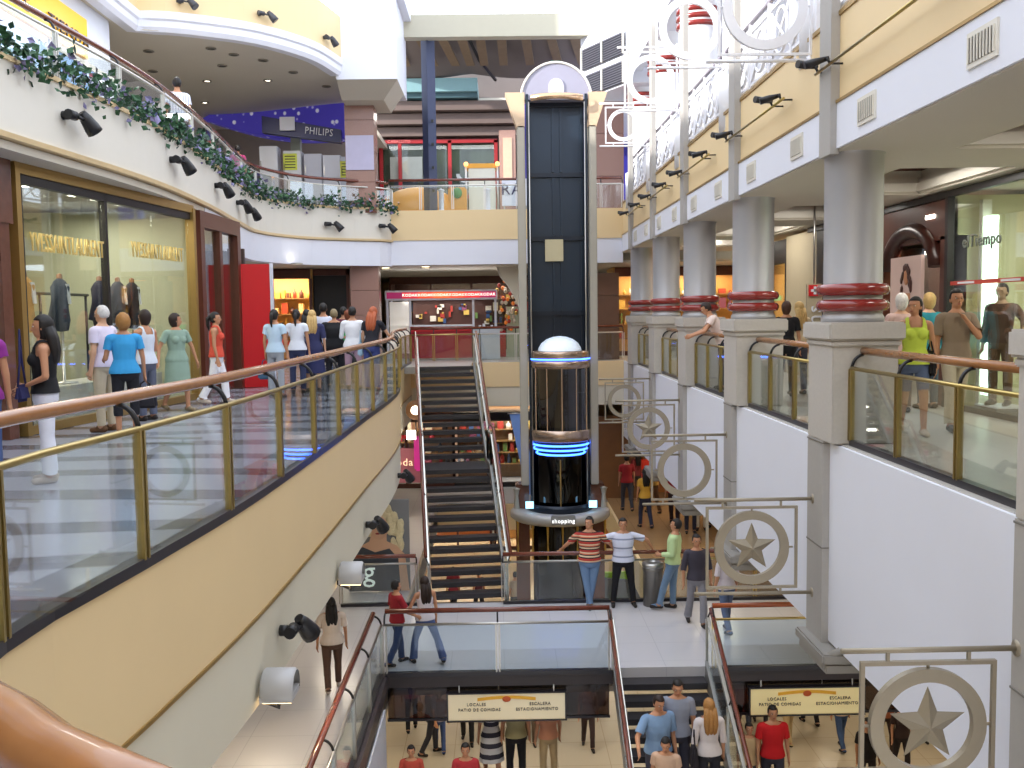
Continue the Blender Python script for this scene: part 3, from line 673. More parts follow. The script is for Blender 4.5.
# entrance canopy at the foot
t = thing('lift_canopy', 'curved grey canopy ring at the foot of the lift with little lamps and a sign', 'canopy', (LX, LY, -4.0), world=True)
MB().lathe((LX, LY, 0), [(.82, -3.74), (1.2, -3.70), (1.28, -3.78), (1.28, -3.92), (1.2, -3.98), (.82, -3.9)], 40, a0=PI, a1=2*PI).build('ring', mat('canopy_grey', 'B4B2AE', .4, .2, var=.03), t)
MB().lathe((LX, LY, 0), [(.80, -3.55), (.84, -3.55), (.84, -3.74), (.8, -3.74)], 40, a0=PI, a1=2*PI).build('dark_rim', LB2, t)
for s in (-1, 1):
    x = LX+s*1.12
    MB().lathe((x, LY-.15, -3.72), [(.08, 0), (.07, .1), (.05, .35), (.08, .5), (.1, .52), (0, .56)], 14).build('finial', LST, t)
    MB().box(LX+s*.8-.1, LX+s*.8+.1, LY-.62, LY-.56, -3.62, -3.45).build('blue_lamp', mat('pale_blue_lamp', '9CD8FF', .4, emit=2.5), t)
p = MB().box(LX-.3, LX+.3, LY-1.34, LY-1.28, -3.9, -3.66, bev=.02).build('sign_plate', mat('sign_grey', '8A8A88', .5), t)
text(None, 'shopping', .14, (LX, LY-1.35, -3.8), (PI/2, 0, 0), mat('sign_white', 'FFFFFF', .5, emit=1.2, var=0), 'lettering', t)
for k in range(7):
    x = LX-1.1+k*.37; MB().lathe((x, LY-.9+.5*((k-3)/3)**2, 0), [(.025, -4.9), (.012, -4.8), (.03, -4.7), (.012, -4.5), (.03, -4.1), (.03, -3.98)], 10).build('gold_baluster', mat('gold_paint', 'D9B25A', .3, .6), t)
t.location.z += .2

# ---------------- generic building blocks ----------------
def panel_light(x0, x1, y, z0, z1, col, e, nm='lit_display'): return MB().box(x0, x1, y, y+.05, z0, z1)
def shopfront(name, label, x0, x1, y, z0, z1, ncol, frame_m, back_m, light=60, lcol=WARM, depth=2.2, goods=True, seed=1, axis='y', gcols=('C44', '4A6')):
    """facing -y. frame, glazing, back wall, shelves with goods blocks"""
    t = thing(name, label, 'shop front', ((x0+x1)/2, y, z0), world=True); rnd = random.Random(seed)
    m = MB(); w = .09
    m.box(x0, x1, y-.06, y+.06, z1-.3, z1); m.box(x0, x1, y-.06, y+.06, z0, z0+.15)
    for k in range(ncol+1):
        x = x0+(x1-x0)*k/ncol; m.box(x-w/2, x+w/2, y-.06, y+.06, z0+.15, z1-.3)
    m.build('frame', frame_m, t)
    for k in range(ncol):
        a = x0+(x1-x0)*k/ncol+w/2; b = x0+(x1-x0)*(k+1)/ncol-w/2; MB().box(a, b, y-.01, y+.01, z0+.15, z1-.3).build('window_pane', SHOPG, t)
    m = MB(); m.box(x0, x1, y+depth, y+depth+.08, z0, z1); m.box(x0-.05, x0, y, y+depth, z0, z1); m.box(x1, x1+.05, y, y+depth, z0, z1); m.box(x0, x1, y, y+depth, z1-.05, z1); m.build('inner_walls', back_m, t)
    if goods:
        GM = [mat('goods_'+c, c, .5, var=.15) for c in gcols]
        m = MB(); nz = 4
        for r in range(nz): m.box(x0+.1, x1-.1, y+depth-.4, y+depth, z0+.5+r*(z1-z0-.9)/nz, z0+.53+r*(z1-z0-.9)/nz)
        m.build('shelves', mat('shelf_wood', '9C7648', .5), t); m = MB()
        for r in range(nz):
            x = x0+.15
            while x < x1-.3:
                w_ = rnd.uniform(.08, .25); h = rnd.uniform(.12, .4)
                if rnd.random() < .8:
                    zz = z0+.53+r*(z1-z0-.9)/nz; mi = rnd.randrange(len(GM))
                    if rnd.random() < .5: m.box(x, x+w_, y+depth-.3, y+depth-.08, zz, zz+h, bev=.01, mi=mi)
                    else: m.lathe((x+w_/2, y+depth-.2, zz), [(0, 0), (w_*.45, 0), (w_*.45, h*.6), (w_*.15, h*.8), (w_*.15, h), (0, h)], 10, mi=mi)
                x += w_+rnd.uniform(.02, .12)
        o = m.build('shelf_goods', GM, t); o['kind'] = 'stuff'
    if light: area((x0+x1)/2, y+depth*.5, z1-.12, (x1-x0)*.8, depth*.6, light, lcol)
    return t
BRN = mat('shop_wood_frame', '5A3024', .35, var=.2); DRK = mat('shop_dark_frame', '1E1A1C', .4, var=.1)
WARMW = mat('warm_shop_wall', 'D8A860', .6, var=.1); OR = mat('orange_wall', 'C0783C', .5, var=.12, scale=3); BRW = mat('brown_wood_wall', '7A5230', .4, var=.15, scale=4)
REDB = mat('bright_red_board', 'D00A16', .45, var=.02); GREENW = mat('pale_green_wall', 'B8C4A0', .6, var=.04)
GOODS = ('B03A2E', 'D9B45A', 'E8E0D0', '3A5A8A', '6A8A4A', '8A4A6A')

# ---------------- left fashion shop, level 2 ----------------
def lpt(a, f): return a[0]+(a[2]-a[0])*f, a[1]+(a[3]-a[1])*f
SF = (-6.28, 12.85, -5.66, 18.25)     # x0,y0,x1,y1
t = thing('shop_window', 'wide fashion shop window with brass frame and gold lettering on the glass', 'shop window', (SF[0], SF[1], 0), world=True)
dx, dy = SF[2]-SF[0], SF[3]-SF[1]; L = math.hypot(dx, dy); ux, uy = dx/L, dy/L; nx, ny = uy, -ux; ang = math.atan2(uy, ux)
def fpost(m, f, w, d, z0, z1, o=0):
    x, y = lpt(SF, f); x += nx*o; y += ny*o; p = [(x-ux*w/2-nx*d/2, y-uy*w/2-ny*d/2, z0), (x+ux*w/2-nx*d/2, y+uy*w/2-ny*d/2, z0), (x+ux*w/2+nx*d/2, y+uy*w/2+ny*d/2, z0), (x-ux*w/2+nx*d/2, y-uy*w/2+ny*d/2, z0)]
    m.poly(p, (0, 0, z1-z0))
m = MB()
for f in (.005, .995): fpost(m, f, .1, .16, 0, 3.5, .03)
fpost(m, .5, L, .14, 3.42, 3.56, .02); fpost(m, .5, L, .1, 0, .12, .02); m.build('brass_frame', BRASSD, t)
m = MB()
for f in (.03, .43): fpost(m, f, .07, .1, .1, 3.42)
fpost(m, .5, L*.98, .1, 3.3, 3.42); m.build('dark_mullion', DRK, t)
for a, b in ((.04, .42), (.44, .715), (.72, .985)):
    m = MB(); fpost(m, (a+b)/2, L*(b-a), .015, .12, 3.3); m.build('window_pane', SHOPG, t)
for f, z in ((.24, 2.55), (.75, 2.62)):
    x, y = lpt(SF, f); text(None, 'YVESSAINTLAURENT', .36, (x+nx*.03, y+ny*.03, z), (PI/2, 0, ang), mat('gold_letter', 'E6CB80', .35, .3), 'gold_lettering', t, sx=.52, label='gold lettering on the glass')
# interior
SW = mat('shop_cream_wall', 'C4C4A4', .6, var=.04)
m = MB(); m.box(-10.2, -10.1, 12, 19.5, 0, 3.5); m.box(-10.2, -6.45, 12.75, 12.85, 0, 3.5); m.box(-10.2, -5.75, 18.6, 18.7, 0, 3.5); o = m.build('wall_shop', SW); o['kind'] = 'structure'
area(-7.4, 14.2, 3.4, 1.2, 2.4, 70, (1, .95, .8)); area(-7.2, 17.0, 3.4, 1.2, 2.0, 70, (1, .97, .9))
for x, y, lab in ((-6.95, 13.4, 'leftmost lit ceiling spot in the fashion shop'), (-6.9, 14.6, 'lit ceiling spot above the left gold lettering'), (-6.7, 15.8, 'lit ceiling spot just right of the dark mullion'), (-6.6, 16.4, 'lit ceiling spot left of the right gold lettering'), (-6.5, 17.2, 'rightmost lit ceiling spot in the fashion shop'), (-6.5, 14.1, 'lit ceiling spot close behind the left pane')):
    t = thing('ceiling_spotlight', lab, 'ceiling light', (x, y, 3.5), world=True, group='ceiling lights of the fashion shop')
    MB().lathe((x, y, 3.5), [(.1, 0), (.13, -.02), (.13, -.04), (.1, -.03)], 16).build('trim_ring', WHITE, t)
    MB().lathe((x, y, 3.47), [(.1, 0), (0, -.02)], 16).build('lamp_lens', LIGHTON, t)
t = thing('display_rack', 'long rail and shelf on the back wall of the fashion shop', 'rack', (-7.6, 15, 0), world=True)
MB().tube([(-7.6, 12.6, 1.95), (-7.6, 18.3, 1.95)], .025, 8).build('rail', DRK, t)
for y in (12.8, 14.6, 16.4, 18.2): MB().tube([(-7.6, y, 0), (-7.6, y, 1.95)], .025, 8).build('upright', DRK, t)
def torso_stand(x, y, col, label, rz=0, legs=False):
    t = thing('dress_form', label, 'dress form', (x, y, .55), rz=rz, group='dressed forms in the fashion shop'); t['org_local'] = 1
    prof = [(0, .78), (.15, .8), (.2, .95), (.17, 1.15), (.2, 1.35), (.21, 1.45), (.13, 1.54), (.06, 1.58)]
    m = MB(); m.lathe((0, 0, 0), prof, 20)
    for v in m.bm.verts: v.co.y *= .62
    m.tube([(.2, 0, 1.46), (.27, .02, 1.2), (.25, .1, .95)], .06, 10, radii=[.07, .06, .045]); m.tube([(-.2, 0, 1.46), (-.27, .02, 1.2), (-.25, .1, .95)], .06, 10, radii=[.07, .06, .045]); m.build('jacket', mat('garment_'+col, col, .8, var=.15), t)
    m = MB(); m.poly([(-.07, -.14, 1.2), (.07, -.14, 1.2), (.09, -.115, 1.5), (-.09, -.115, 1.5)], (0, .02, 0)); m.build('shirt_front', mat('white_cloth', 'ECECEC', .8), t)
    MB().lathe((0, 0, 0), [(0, 1.66), (.04, 1.64), (.045, 1.56), (.05, 1.52)], 12).build('neck_cap', WOOD, t)
    MB().lathe((0, 0, 0), [(0, 0), (.2, 0), (.2, .02), (.025, .04), (.025, .85)], 16).build('stand', STEEL, t)
    return t
for x, y, c, l in ((-6.75, 13.35, 'C9A0A0', 'dress form in a pink jacket at the left end of the fashion shop window'), (-6.7, 14.0, 'C89A5A', 'dress form with tan top behind the glass at left'),
                   (-6.6, 14.9, '3A4250', 'dress form in a dark blue jacket in the middle of the window'), (-6.45, 16.0, '2E2A3A', 'dress form in black jacket right of the dark mullion'),
                   (-6.35, 16.5, '3C3C46', 'dress form in charcoal jacket with white shirt'), (-6.3, 17.0, '24242A', 'rightmost dress form in a black jacket')):
    torso_stand(x, y, c, l, rz=PI/2+.2)
m = thing('display_platform', 'long low white platform carrying the dressed forms behind the glass', 'platform', (-6.7, 15.2, 0), world=True)
MB().poly([(-7.15, 12.95, 0), (-6.45, 12.95, 0), (-6.05, 17.6, 0), (-6.75, 17.6, 0)], (0, 0, .55)).build('top', mat('table_white', 'C8C4B8', .4), m)
MB().poly([(-7.1, 12.9, 0), (-6.42, 12.9, 0), (-6.02, 17.65, 0), (-6.7, 17.65, 0)], (0, 0, .08)).build('plinth', DARK, m)
t = thing('wall_shelf', 'long shelf with folded goods on the back wall of the fashion shop', 'shelf', (-9.9, 15.5, 1.9), world=True)
for z in (1.25, 1.95): MB().box(-10.1, -9.75, 13.2, 18.4, z, z+.05).build('board', BRN, t)
MB().box(-10.09, -10.05, 13.2, 18.4, .3, 3.0).build('back_panel', mat('shop_ochre', 'B0A060', .6, var=.05), t)
rnd = random.Random(12); GS = [mat('leather_'+c, c, .5, var=.1) for c in ('2A2420', '6A4028', '9A2A30', 'D8D0C0')]; k = 0
for z in (1.3, 2.0):
    for y in (13.6, 14.5, 15.4, 16.3, 17.2, 18.0):
        k += 1; MB().box(-10.0, -9.8, y-.18, y+.18, z, z+.22+.06*(k % 3), bev=.03).build('folded_goods', GS[k % 4], t)
# entrance portal next to it
def portal(x0, y0, x1, y1, label, zt=3.5, fm=BRN, name='shop_entrance', panes=2):
    t = thing(name, label, 'shop entrance', (x0, y0, 0), world=True); L = math.hypot(x1-x0, y1-y0); ux, uy = (x1-x0)/L, (y1-y0)/L; nx, ny = uy, -ux
    def q(m, a, b, d0, d1, z0, z1): m.poly([(x0+ux*a+nx*d0, y0+uy*a+ny*d0, z0), (x0+ux*b+nx*d0, y0+uy*b+ny*d0, z0), (x0+ux*b+nx*d1, y0+uy*b+ny*d1, z0), (x0+ux*a+nx*d1, y0+uy*a+ny*d1, z0)], (0, 0, z1-z0))
    m = MB(); q(m, 0, .22, -.1, .1, 0, zt); q(m, L-.22, L, -.1, .1, 0, zt); q(m, .22, L-.22, -.1, .1, zt-.3, zt)
    for k in range(1, panes): q(m, L*k/panes-.08, L*k/panes+.08, -.08, .08, 0, zt-.3)
    m.build('surround', fm, t)
    for k in range(panes):
        m = MB(); q(m, max(.22, L*k/panes+.08), min(L-.22, L*(k+1)/panes-.08), -.01, .01, .02, zt-.3); m.build('glass_door', SHOPG, t)
    return t
portal(-5.62, 18.45, -5.55, 21.0, 'dark red-brown shop entrance between the fashion shop window and the red board')
m = MB(); m.box(-9, -8.9, 18.7, 22, 0, 3.5); m.box(-9, -5.6, 21.8, 21.9, 0, 3.0); o = m.build('wall_shop', mat('dark_shop_wall', '4A3A34', .6)); o['kind'] = 'structure'
area(-7, 20, 3.3, 1, 1, 30, WARM)
t = portal(-6.55, 8.6, -6.33, 12.7, 'brown marble shop portal with pale glass at the left picture edge', fm=BROWN, panes=1)
MB().poly([(-6.9, 8.8, .1), (-6.6, 12.6, .1), (-6.6, 12.6, 2.7), (-6.9, 8.8, 2.7)], (-.03, 0, 0)).build('pale_screen', mat('pale_blue_screen', 'C6D2D8', .5), t)
m = MB(); m.poly([(-6.62, 8.4, 2.75), (-6.30, 12.75, 2.75), (-6.30, 12.75, 3.56), (-6.62, 8.4, 3.56)], (.1, 0, 0)); m.build('lintel', BROWN, t)
t = thing('red_board', 'tall bright red hoarding beside the dark shop entrance on the left', 'board', (-5.2, 21, 0), world=True)
MB().poly([(-5.60, 20.9, 0), (-4.88, 21.1, 0), (-4.88, 21.1, 2.62), (-5.60, 20.9, 2.62)], (0, .08, 0)).build('red_panel', REDB, t)
MB().box(-4.88, -4.83, 21.08, 21.2, 0, 2.64).build('white_edge', WHITE, t)
MB().box(-5.6, -4.86, 21.15, 21.25, 0, .06).build('foot_rail', DARK, t)

# level 2 rear-left recess
shopfront('bottle_shop', 'warm lit shop with shelves of bottles behind the group of women', -8.3, -5.9, 31.0, 0, 2.95, 2, BRN, WARMW, 140, WARM, 1.6, gcols=('D9A84A', 'C04A30', 'E8D8A0', '5A3020'), seed=2)
t = thing('black_gate', 'black roller gate between the bottle shop and the granite pillar', 'gate', (-5.3, 31, 0), world=True)
MB().box(-5.9, -4.75, 31.2, 31.3, 0, 2.8).build('shutter', mat('near_black', '0C0C12', .4), t)
m = MB()
for x in (-5.9, -4.75): m.box(x-.05, x+.05, 31.1, 31.3, 0, 2.95)
m.box(-5.9, -4.7, 31.1, 31.3, 2.75, 2.95); m.build('frame', BRN, t)
for x, z0, z1, lab in ((-4.45, 0, 2.97, 'pink granite pillar behind the women at the railing'), (-4.45, 4.5, 8.1, 'pink granite pillar under the white corner block, upper floor')):
    t = thing('granite_pillar', lab, 'pillar', (x, 29.6, z0), world=True); zs = [z0+(z1-z0)*k/4 for k in range(5)]
    for a, b in zip(zs, zs[1:]): MB().box(x, x+.86, 29.3 if z0 else 29.6, 30.1, a+.004, b-.004, bev=.01).build('granite_block', GRAN, t)
    MB().box(x-.02, x+.88, 29.28 if z0 else 29.58, 30.12, z0, z0+.12).build('skirting', BROWN, t)
    if z0: MB().box(x+.02, x+.84, 29.26, 29.3, 5.75, 6.75).build('glass_plaque', mat('pale_plaque', 'B8B4D0', .25), t)
shopfront('corner_shop', 'dark shop behind the red kiosk with small lights', -4.4, 2.2, 40, 0, 2.98, 4, BRN, mat('dark_brown_wall', '4A2E28', .5, var=.2), 60, WARM, 2, gcols=GOODS, seed=3)
t = thing('curved_awning', 'curved pale awning edge left of the lift on the kiosk level', 'awning', (.1, 31, 2), world=True)
m = MB(); m.poly([(-.05+.0, 30.9, 2.95), (.75, 30.9, 2.95), (.75, 30.9, 1.55), (.66, 30.9, 1.6), (.52, 30.9, 1.95), (.3, 30.9, 2.35), (.05, 30.9, 2.65)], (0, .1, 0)); m.build('curved_panel', PALE, t)
m = MB(); m.tube([(-.05, 30.88, 2.95), (.05, 30.88, 2.65), (.3, 30.88, 2.35), (.52, 30.88, 1.95), (.66, 30.88, 1.6), (.75, 30.88, 1.55)], .025, 6); m.build('edge_trim', OLDWHITE, t)

# ---------------- kiosk ----------------
KR = mat('kiosk_red', 'C8202A', .35, var=.03); KD = mat('kiosk_dark_red', 'A81830', .3, var=.05, coat=.4)
t = thing('kiosk', 'red and white sales kiosk with lit red sign band on the back gallery', 'kiosk', (-1.9, 32, 0), world=True)
m = MB(); m.box(-3.68, -.05, 31.9, 33.4, 1.95, 2.0); m.box(-3.68, -.05, 31.9, 33.4, 2.2, 2.26)
for x in (-3.68, -.1): m.box(x, x+.05, 31.9, 33.4, 2.0, 2.2)
m.box(-3.68, -.05, 31.95, 32.0, 2.0, 2.2); m.build('roof_band', WHITE, t)
for k in range(7):
    a = -3.63+k*.505; c = ['8A2050', 'C02838', 'E04A28', 'E86028', 'E84A28', 'D02A30', '9A2050'][k]
    p = MB().box(a, a+.505, 31.885, 31.9, 2.0, 2.2).build('sign_panel', mat('kiosk_sign_'+c, c, .4, emit=.9, var=0), t)
    text(None, 'KODAK', .13, (a+.25, 31.87, 2.1), (PI/2, 0, 0), mat('kiosk_letter', 'FFF0E0', .4, emit=2.0, var=0), 'sign_lettering', t) if k else None
m = MB()
for x in (-3.66, -2.92, -.87, -.15): m.box(x, x+.07, 31.95, 32.02, .0 if x < -3 else 1.0, 1.95)
for x in (-3.66, -.15): m.box(x, x+.07, 33.3, 33.37, 0, 1.95)
m.build('posts', WHITE, t)
MB().box(-2.88, -.9, 31.9, 32.4, .05, .92, bev=.02).build('counter_front', KD, t)
MB().box(-2.88, -.9, 31.88, 32.4, .92, 1.08).build('counter_band', KR, t)
MB().box(-2.92, -.86, 31.85, 32.45, 1.08, 1.13).build('counter_top', WHITE, t)
MB().box(-.86, .02, 31.8, 32.5, 0, 1.02, bev=.02).build('side_counter', mat('kiosk_grey', 'C9CED6', .4), t)
m = MB()
for k in range(6): m.box(-.8+k*.13, -.72+k*.13, 31.9, 32.3, 1.02, 1.05+.05*(k % 3))
m.build('brochures', WHITE, t)
m = MB(); m.box(-3.6, -2.95, 32.4, 32.45, .2, 1.9)
for z in (.5, .8, 1.1, 1.4): m.box(-3.6, -2.95, 32.2, 32.45, z, z+.03)
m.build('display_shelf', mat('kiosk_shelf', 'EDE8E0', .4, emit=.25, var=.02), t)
m = MB(); m.box(-2.9, -.2, 33.2, 33.3, 0, 1.95); m.build('back_wall', mat('kiosk_inside', '5A3830', .5, var=.3, scale=3), t)
rnd = random.Random(5); GM = [mat('goods_'+c, c, .5, var=.15) for c in GOODS]; m = MB()
for k in range(26):
    x = rnd.uniform(-2.85, -.3); z = rnd.uniform(1.1, 1.75); m.box(x, x+rnd.uniform(.06, .2), 33.0, 33.2, z, z+rnd.uniform(.06, .2), mi=rnd.randrange(6))
m.build('wall_goods', GM, t)['kind'] = 'stuff'
area(-1.9, 32.6, 1.93, 2.5, .6, 25, NEUT)
t = thing('display_tower', 'lit tower of gold and red goods right of the red kiosk', 'display', (.3, 33, 0), world=True)
m = MB(); m.box(.25, .95, 33.2, 33.8, 0, 1.7); m.build('cabinet', mat('pale_green_cabinet', 'B8C0A8', .4, var=.05), t); m = MB()
for k in range(40):
    x = rnd.uniform(-.1, .6); z = rnd.uniform(.9, 2.6); m.ball((x, 33.1+rnd.uniform(-.1, .1), z), .06, .06, .07, 8, mi=rnd.randrange(4))
m.build('hanging_goods', [mat('gold_paint', 'D9B25A', .3, .6), GM[0], GM[2], mat('goods_orange', 'E07A30', .4, emit=.3)], t)['kind'] = 'stuff'
MB().box(-.15, .22, 33.3, 33.5, 0, .9, bev=.02).build('base', KR, t)

# ---------------- L2 back right ----------------
t = thing('marble_pillar', 'brown marble pillar just right of the lift on the kiosk level', 'pillar', (3.1, 30.6, 0), world=True)
for a, b in ((0, 1.0), (1.0, 2.0), (2.0, 2.7)): MB().box(2.75, 3.75, 30.6, 31.4, a+.004, b-.004, bev=.01).build('marble_block', mat('brown_block', '6E5040', .3, var=.15, scale=4, coat=.2), t)
shopfront('gift_shop', 'bright busy gift shop with orange portrait behind the far columns', 3.9, 8.5, 33, 0, 2.95, 3, BRN, WARMW, 160, WARM, 2.0, gcols=GOODS, seed=8)
t = thing('portrait_sign', 'orange portrait poster hanging in the gift shop', 'poster', (4.8, 32.6, 2), world=True)
MB().box(4.55, 5.1, 32.6, 32.65, 2.1, 2.8).build('board', mat('poster_orange', 'D87838', .5, emit=.5, var=.1), t)
m = MB(); m.ball((4.82, 32.58, 2.48), .14, .02, .19, 14); m.build('printed_face', mat('poster_face', 'E8A868', .5, var=.1), t)
m = MB(); m.ball((4.82, 32.59, 2.58), .18, .02, .17, 14); m.build('printed_hair', mat('poster_hair', '7A2E18', .5, var=.1), t)
MB().tube([(4.82, 32.62, 2.8), (4.82, 32.62, 2.95)], .01, 6).build('hanger', STEEL, t)

# right shops along X=6.8
t = thing('shop_window', 'tall frameless shop window with green-white light behind the walking couple', 'shop window', (6.8, 12, 0), world=True)
m = MB(); m.box(6.76, 6.84, 9.5, 21.5, 3.16, 3.26); m.box(6.74, 6.84, 14.72, 14.82, 0, 3.16); m.box(6.76, 6.84, 9.5, 14.8, 0, .08); m.build('frame', DRK, t)
for a, b in ((9.5, 12.35), (12.37, 14.72)): MB().box(6.79, 6.81, a, b, .08, 3.16).build('window_pane', SHOPG, t)
m = MB(); m.box(6.78, 6.79, 9.5, 14.7, 1.84, 1.9); m.build('red_stripe', mat('red_stripe', 'C84A40', .5), t)
m = MB()
for k in range(4): m.box(6.772, 6.779, 10.2+k*1.25, 10.2+k*1.25+.5, 1.855, 1.885)
m.build('stripe_text_blocks', WHITE, t)
text(None, 'elTiempo', .26, (6.77, 13.75, 2.45), (PI/2, 0, -PI/2), mat('grey_letter', '6A7068', .4), 'lettering', t)
WG = mat('pale_olive_wall', 'C2BE98', .6, var=.03)
m = MB(); m.box(9.4, 9.5, 9, 14.9, 0, 3.2); m.box(6.85, 9.5, 14.85, 14.95, 0, 3.2); m.box(6.85, 9.5, 9, 9.1, 0, 3.2); m.build('wall_shop', WG)['kind'] = 'structure'
t = thing('light_column', 'vertical green-white strip light glowing in the right shop', 'lamp', (7.3, 14.5, 0), world=True)
MB().box(7.22, 7.32, 14.35, 14.6, .2, 2.85).build('tube_panel', mat('greenish_light', 'E0FFE8', .4, emit=4, var=0), t)
MB().box(7.2, 7.34, 14.6, 14.7, 0, 3.1).build('housing', OLDWHITE, t)
area(8, 12, 3.1, 1.5, 3.5, 90, NEUT)
t = thing('boutique_front', 'dark red-brown boutique front with arches, left of the tall shop window', 'shop front', (6.8, 15, 0), world=True)
m = MB(); m.box(6.8, 6.95, 14.85, 17.9, 2.55, 3.15); m.box(6.8, 7.1, 14.85, 15.1, 0, 2.6); m.box(6.8, 7.1, 17.3, 17.9, 0, 2.6); m.build('surround', BRN, t)
m = MB()
for c, r in ((16.2, .95),):
    m.tube([(6.82, c+r*math.cos(a*PI/16), 2.15+.62*math.sin(a*PI/16)) for a in range(17)], .14, 8)
m.build('arch', mat('dark_arch', '3A1A14', .3, var=.2), t)
for z in (2.35, 2.9): MB().box(6.78, 6.8, 15.3, 15.6, z, z+.06).build('lamp', LIGHTON, t)
MB().box(7.0, 7.02, 15.1, 17.3, .0, 2.5).build('glass_door', SHOPG, t)
m = MB(); m.box(7.9, 8.0, 14.9, 18, 0, 3.2); m.build('wall_shop', mat('shop_maroon', '6A3A2E', .5, var=.2))['kind'] = 'structure'
area(7.5, 16.3, 3.05, .5, 1.6, 40, WARM)
t = thing('poster', 'framed poster of a woman with long curly dark hair in the boutique', 'poster', (6.7, 16, 1.8), world=True)
MB().box(6.70, 6.76, 15.55, 16.75, 1.25, 2.35).build('panel', mat('poster_pink', 'CBB0A8', .4, emit=.15, var=.05), t)
m = MB(); m.ball((6.695, 16.1, 2.02), .012, .1, .14, 14); m.poly([(6.69, 15.9, 1.3), (6.69, 16.3, 1.3), (6.69, 16.28, 1.75), (6.69, 15.94, 1.75)], (.008, 0, 0)); m.build('printed_figure', mat('poster_skin', 'C88E6A', .5), t)
rnd = random.Random(9); m = MB()
for k in range(34):
    a = rnd.uniform(-.3, PI+.3); m.ball((6.69, 16.1+.17*math.cos(a)+rnd.uniform(-.03, .03), 1.98+.2*math.sin(a)-rnd.uniform(0, .25)*abs(math.cos(a))), .012, .05, .06, 8)
m.build('printed_hair', mat('poster_dark_hair', '4A2018', .5), t)
# cream wall with cross sign, dark shop further back
struct('wall_right', MB().box(6.8, 7.1, 21.0, 23.2, 0, 3.2), mat('cream_wall', 'C9BC9E', .6, var=.03))
t = thing('hanging_sign', 'vertical white sign with a red square and white cross', 'sign', (6.5, 19.4, 1.5), world=True)
MB().tube([(6.25, 19.43, 2.0), (6.25, 19.43, 3.66)], .02, 6).build('hanger', STEEL, t); MB().box(6.1, 6.4, 19.4, 19.46, .6, 2.0).build('board', mat('sign_bg', 'B9AC92', .5), t)
MB().box(6.13, 6.37, 19.37, 19.4, 1.76, 1.98).build('red_square', mat('flag_red', 'D02028', .4), t)
m = MB(); m.box(6.17, 6.33, 19.355, 19.37, 1.845, 1.895); m.box(6.225, 6.275, 19.355, 19.37, 1.79, 1.95); m.build('white_cross', WHITE, t)
text(None, 'ions', .42, (6.25, 19.38, 1.2), (PI/2, -PI/2, 0), WHITE, 'lettering', t)
t = thing('dark_shop', 'dark shop front with small green lit sign behind the woman in black', 'shop front', (6.8, 25, 0), world=True)
MB().box(6.8, 6.9, 18, 21, 0, 3.16).build('wall_panel', DRK, t); m = MB(); m.box(6.8, 6.9, 23.2, 27.5, 2.6, 3.16)
for y in (23.2, 24.6, 26, 27.4): m.box(6.8, 6.9, y, y+.12, 0, 2.6)
m.build('frame', DRK, t)
for y in (23.32, 24.72, 26.12): MB().box(6.84, 6.86, y, y+1.28, 0, 2.6).build('window_pane', SHOPG, t)
MB().box(6.6, 6.66, 24.6, 26.2, 1.72, 1.85).build('green_sign', mat('green_neon', '30C080', .4, emit=2, var=0), t)
m = MB(); m.box(8.5, 8.6, 23, 33, 0, 3.2); m.build('wall_shop', WARMW)['kind'] = 'structure'; area(7.7, 27, 3.1, 1, 5, 80, WARM)

# ---------------- L3: left shops ----------------
YEL = mat('yellow_sign', 'F4B81C', .4, var=.03, emit=.15)
m = MB(); m.box(-8.75, -8.6, 8, 22.5, 4.5, 8.12); m.build('wall_upper', mat('pale_upper_wall', 'D8DCE6', .5, var=.04))['kind'] = 'structure'
t = thing('yellow_sign', 'long yellow shop sign with dark lettering at the top left corner', 'sign', (-8.4, 18, 7), world=True)
MB().poly([(-8.4, 11, 6.85), (-8.4, 20.8, 6.85), (-8.4, 20.8, 7.65), (-8.4, 11, 7.65)], (-.2, 0, 0)).build('board', YEL, t)
for y, s in ((17.5, 'IMAGE'), (19.9, 'TIENDA')): text(None, s, .34, (-8.38, y, 7.15), (PI/2, 0, PI/2), mat('dark_letter', '3A2410', .5), 'lettering', t, sx=1.4)
t = thing('shop_window', 'upper left shop window with pale blue blinds, red stripe and white board', 'shop window', (-8.42, 16, 4.5), world=True)
m = MB()
for y in (12.4, 14.6, 16.8, 19.0, 21.2): m.box(-8.52, -8.42, y, y+.1, 4.5, 6.8)
m.box(-8.52, -8.42, 12.4, 22.4, 6.68, 6.8); m.build('frame', OLDWHITE, t)
for y, c in ((12.5, 'CFE0F2'), (14.7, 'D8E6F0'), (16.9, 'B4D0EC'), (19.1, '8FB8E8')): MB().box(-8.48, -8.44, y, y+2.08, 4.5, 6.68).build('blind', mat('blind_'+c, c, .5, var=.03), t)
MB().box(-8.44, -8.38, 20.9, 21.2, 4.9, 6.6).build('red_stripe', mat('poster_crimson', 'A81838', .5), t)
MB().box(-8.44, -8.38, 21.2, 22.5, 4.9, 6.6).build('white_board', WHITE, t)
text(None, 'BAZAR', .34, (-8.36, 21.85, 6.0), (PI/2, 0, PI/2), mat('poster_crimson', 'A81838', .5), 'lettering', t)
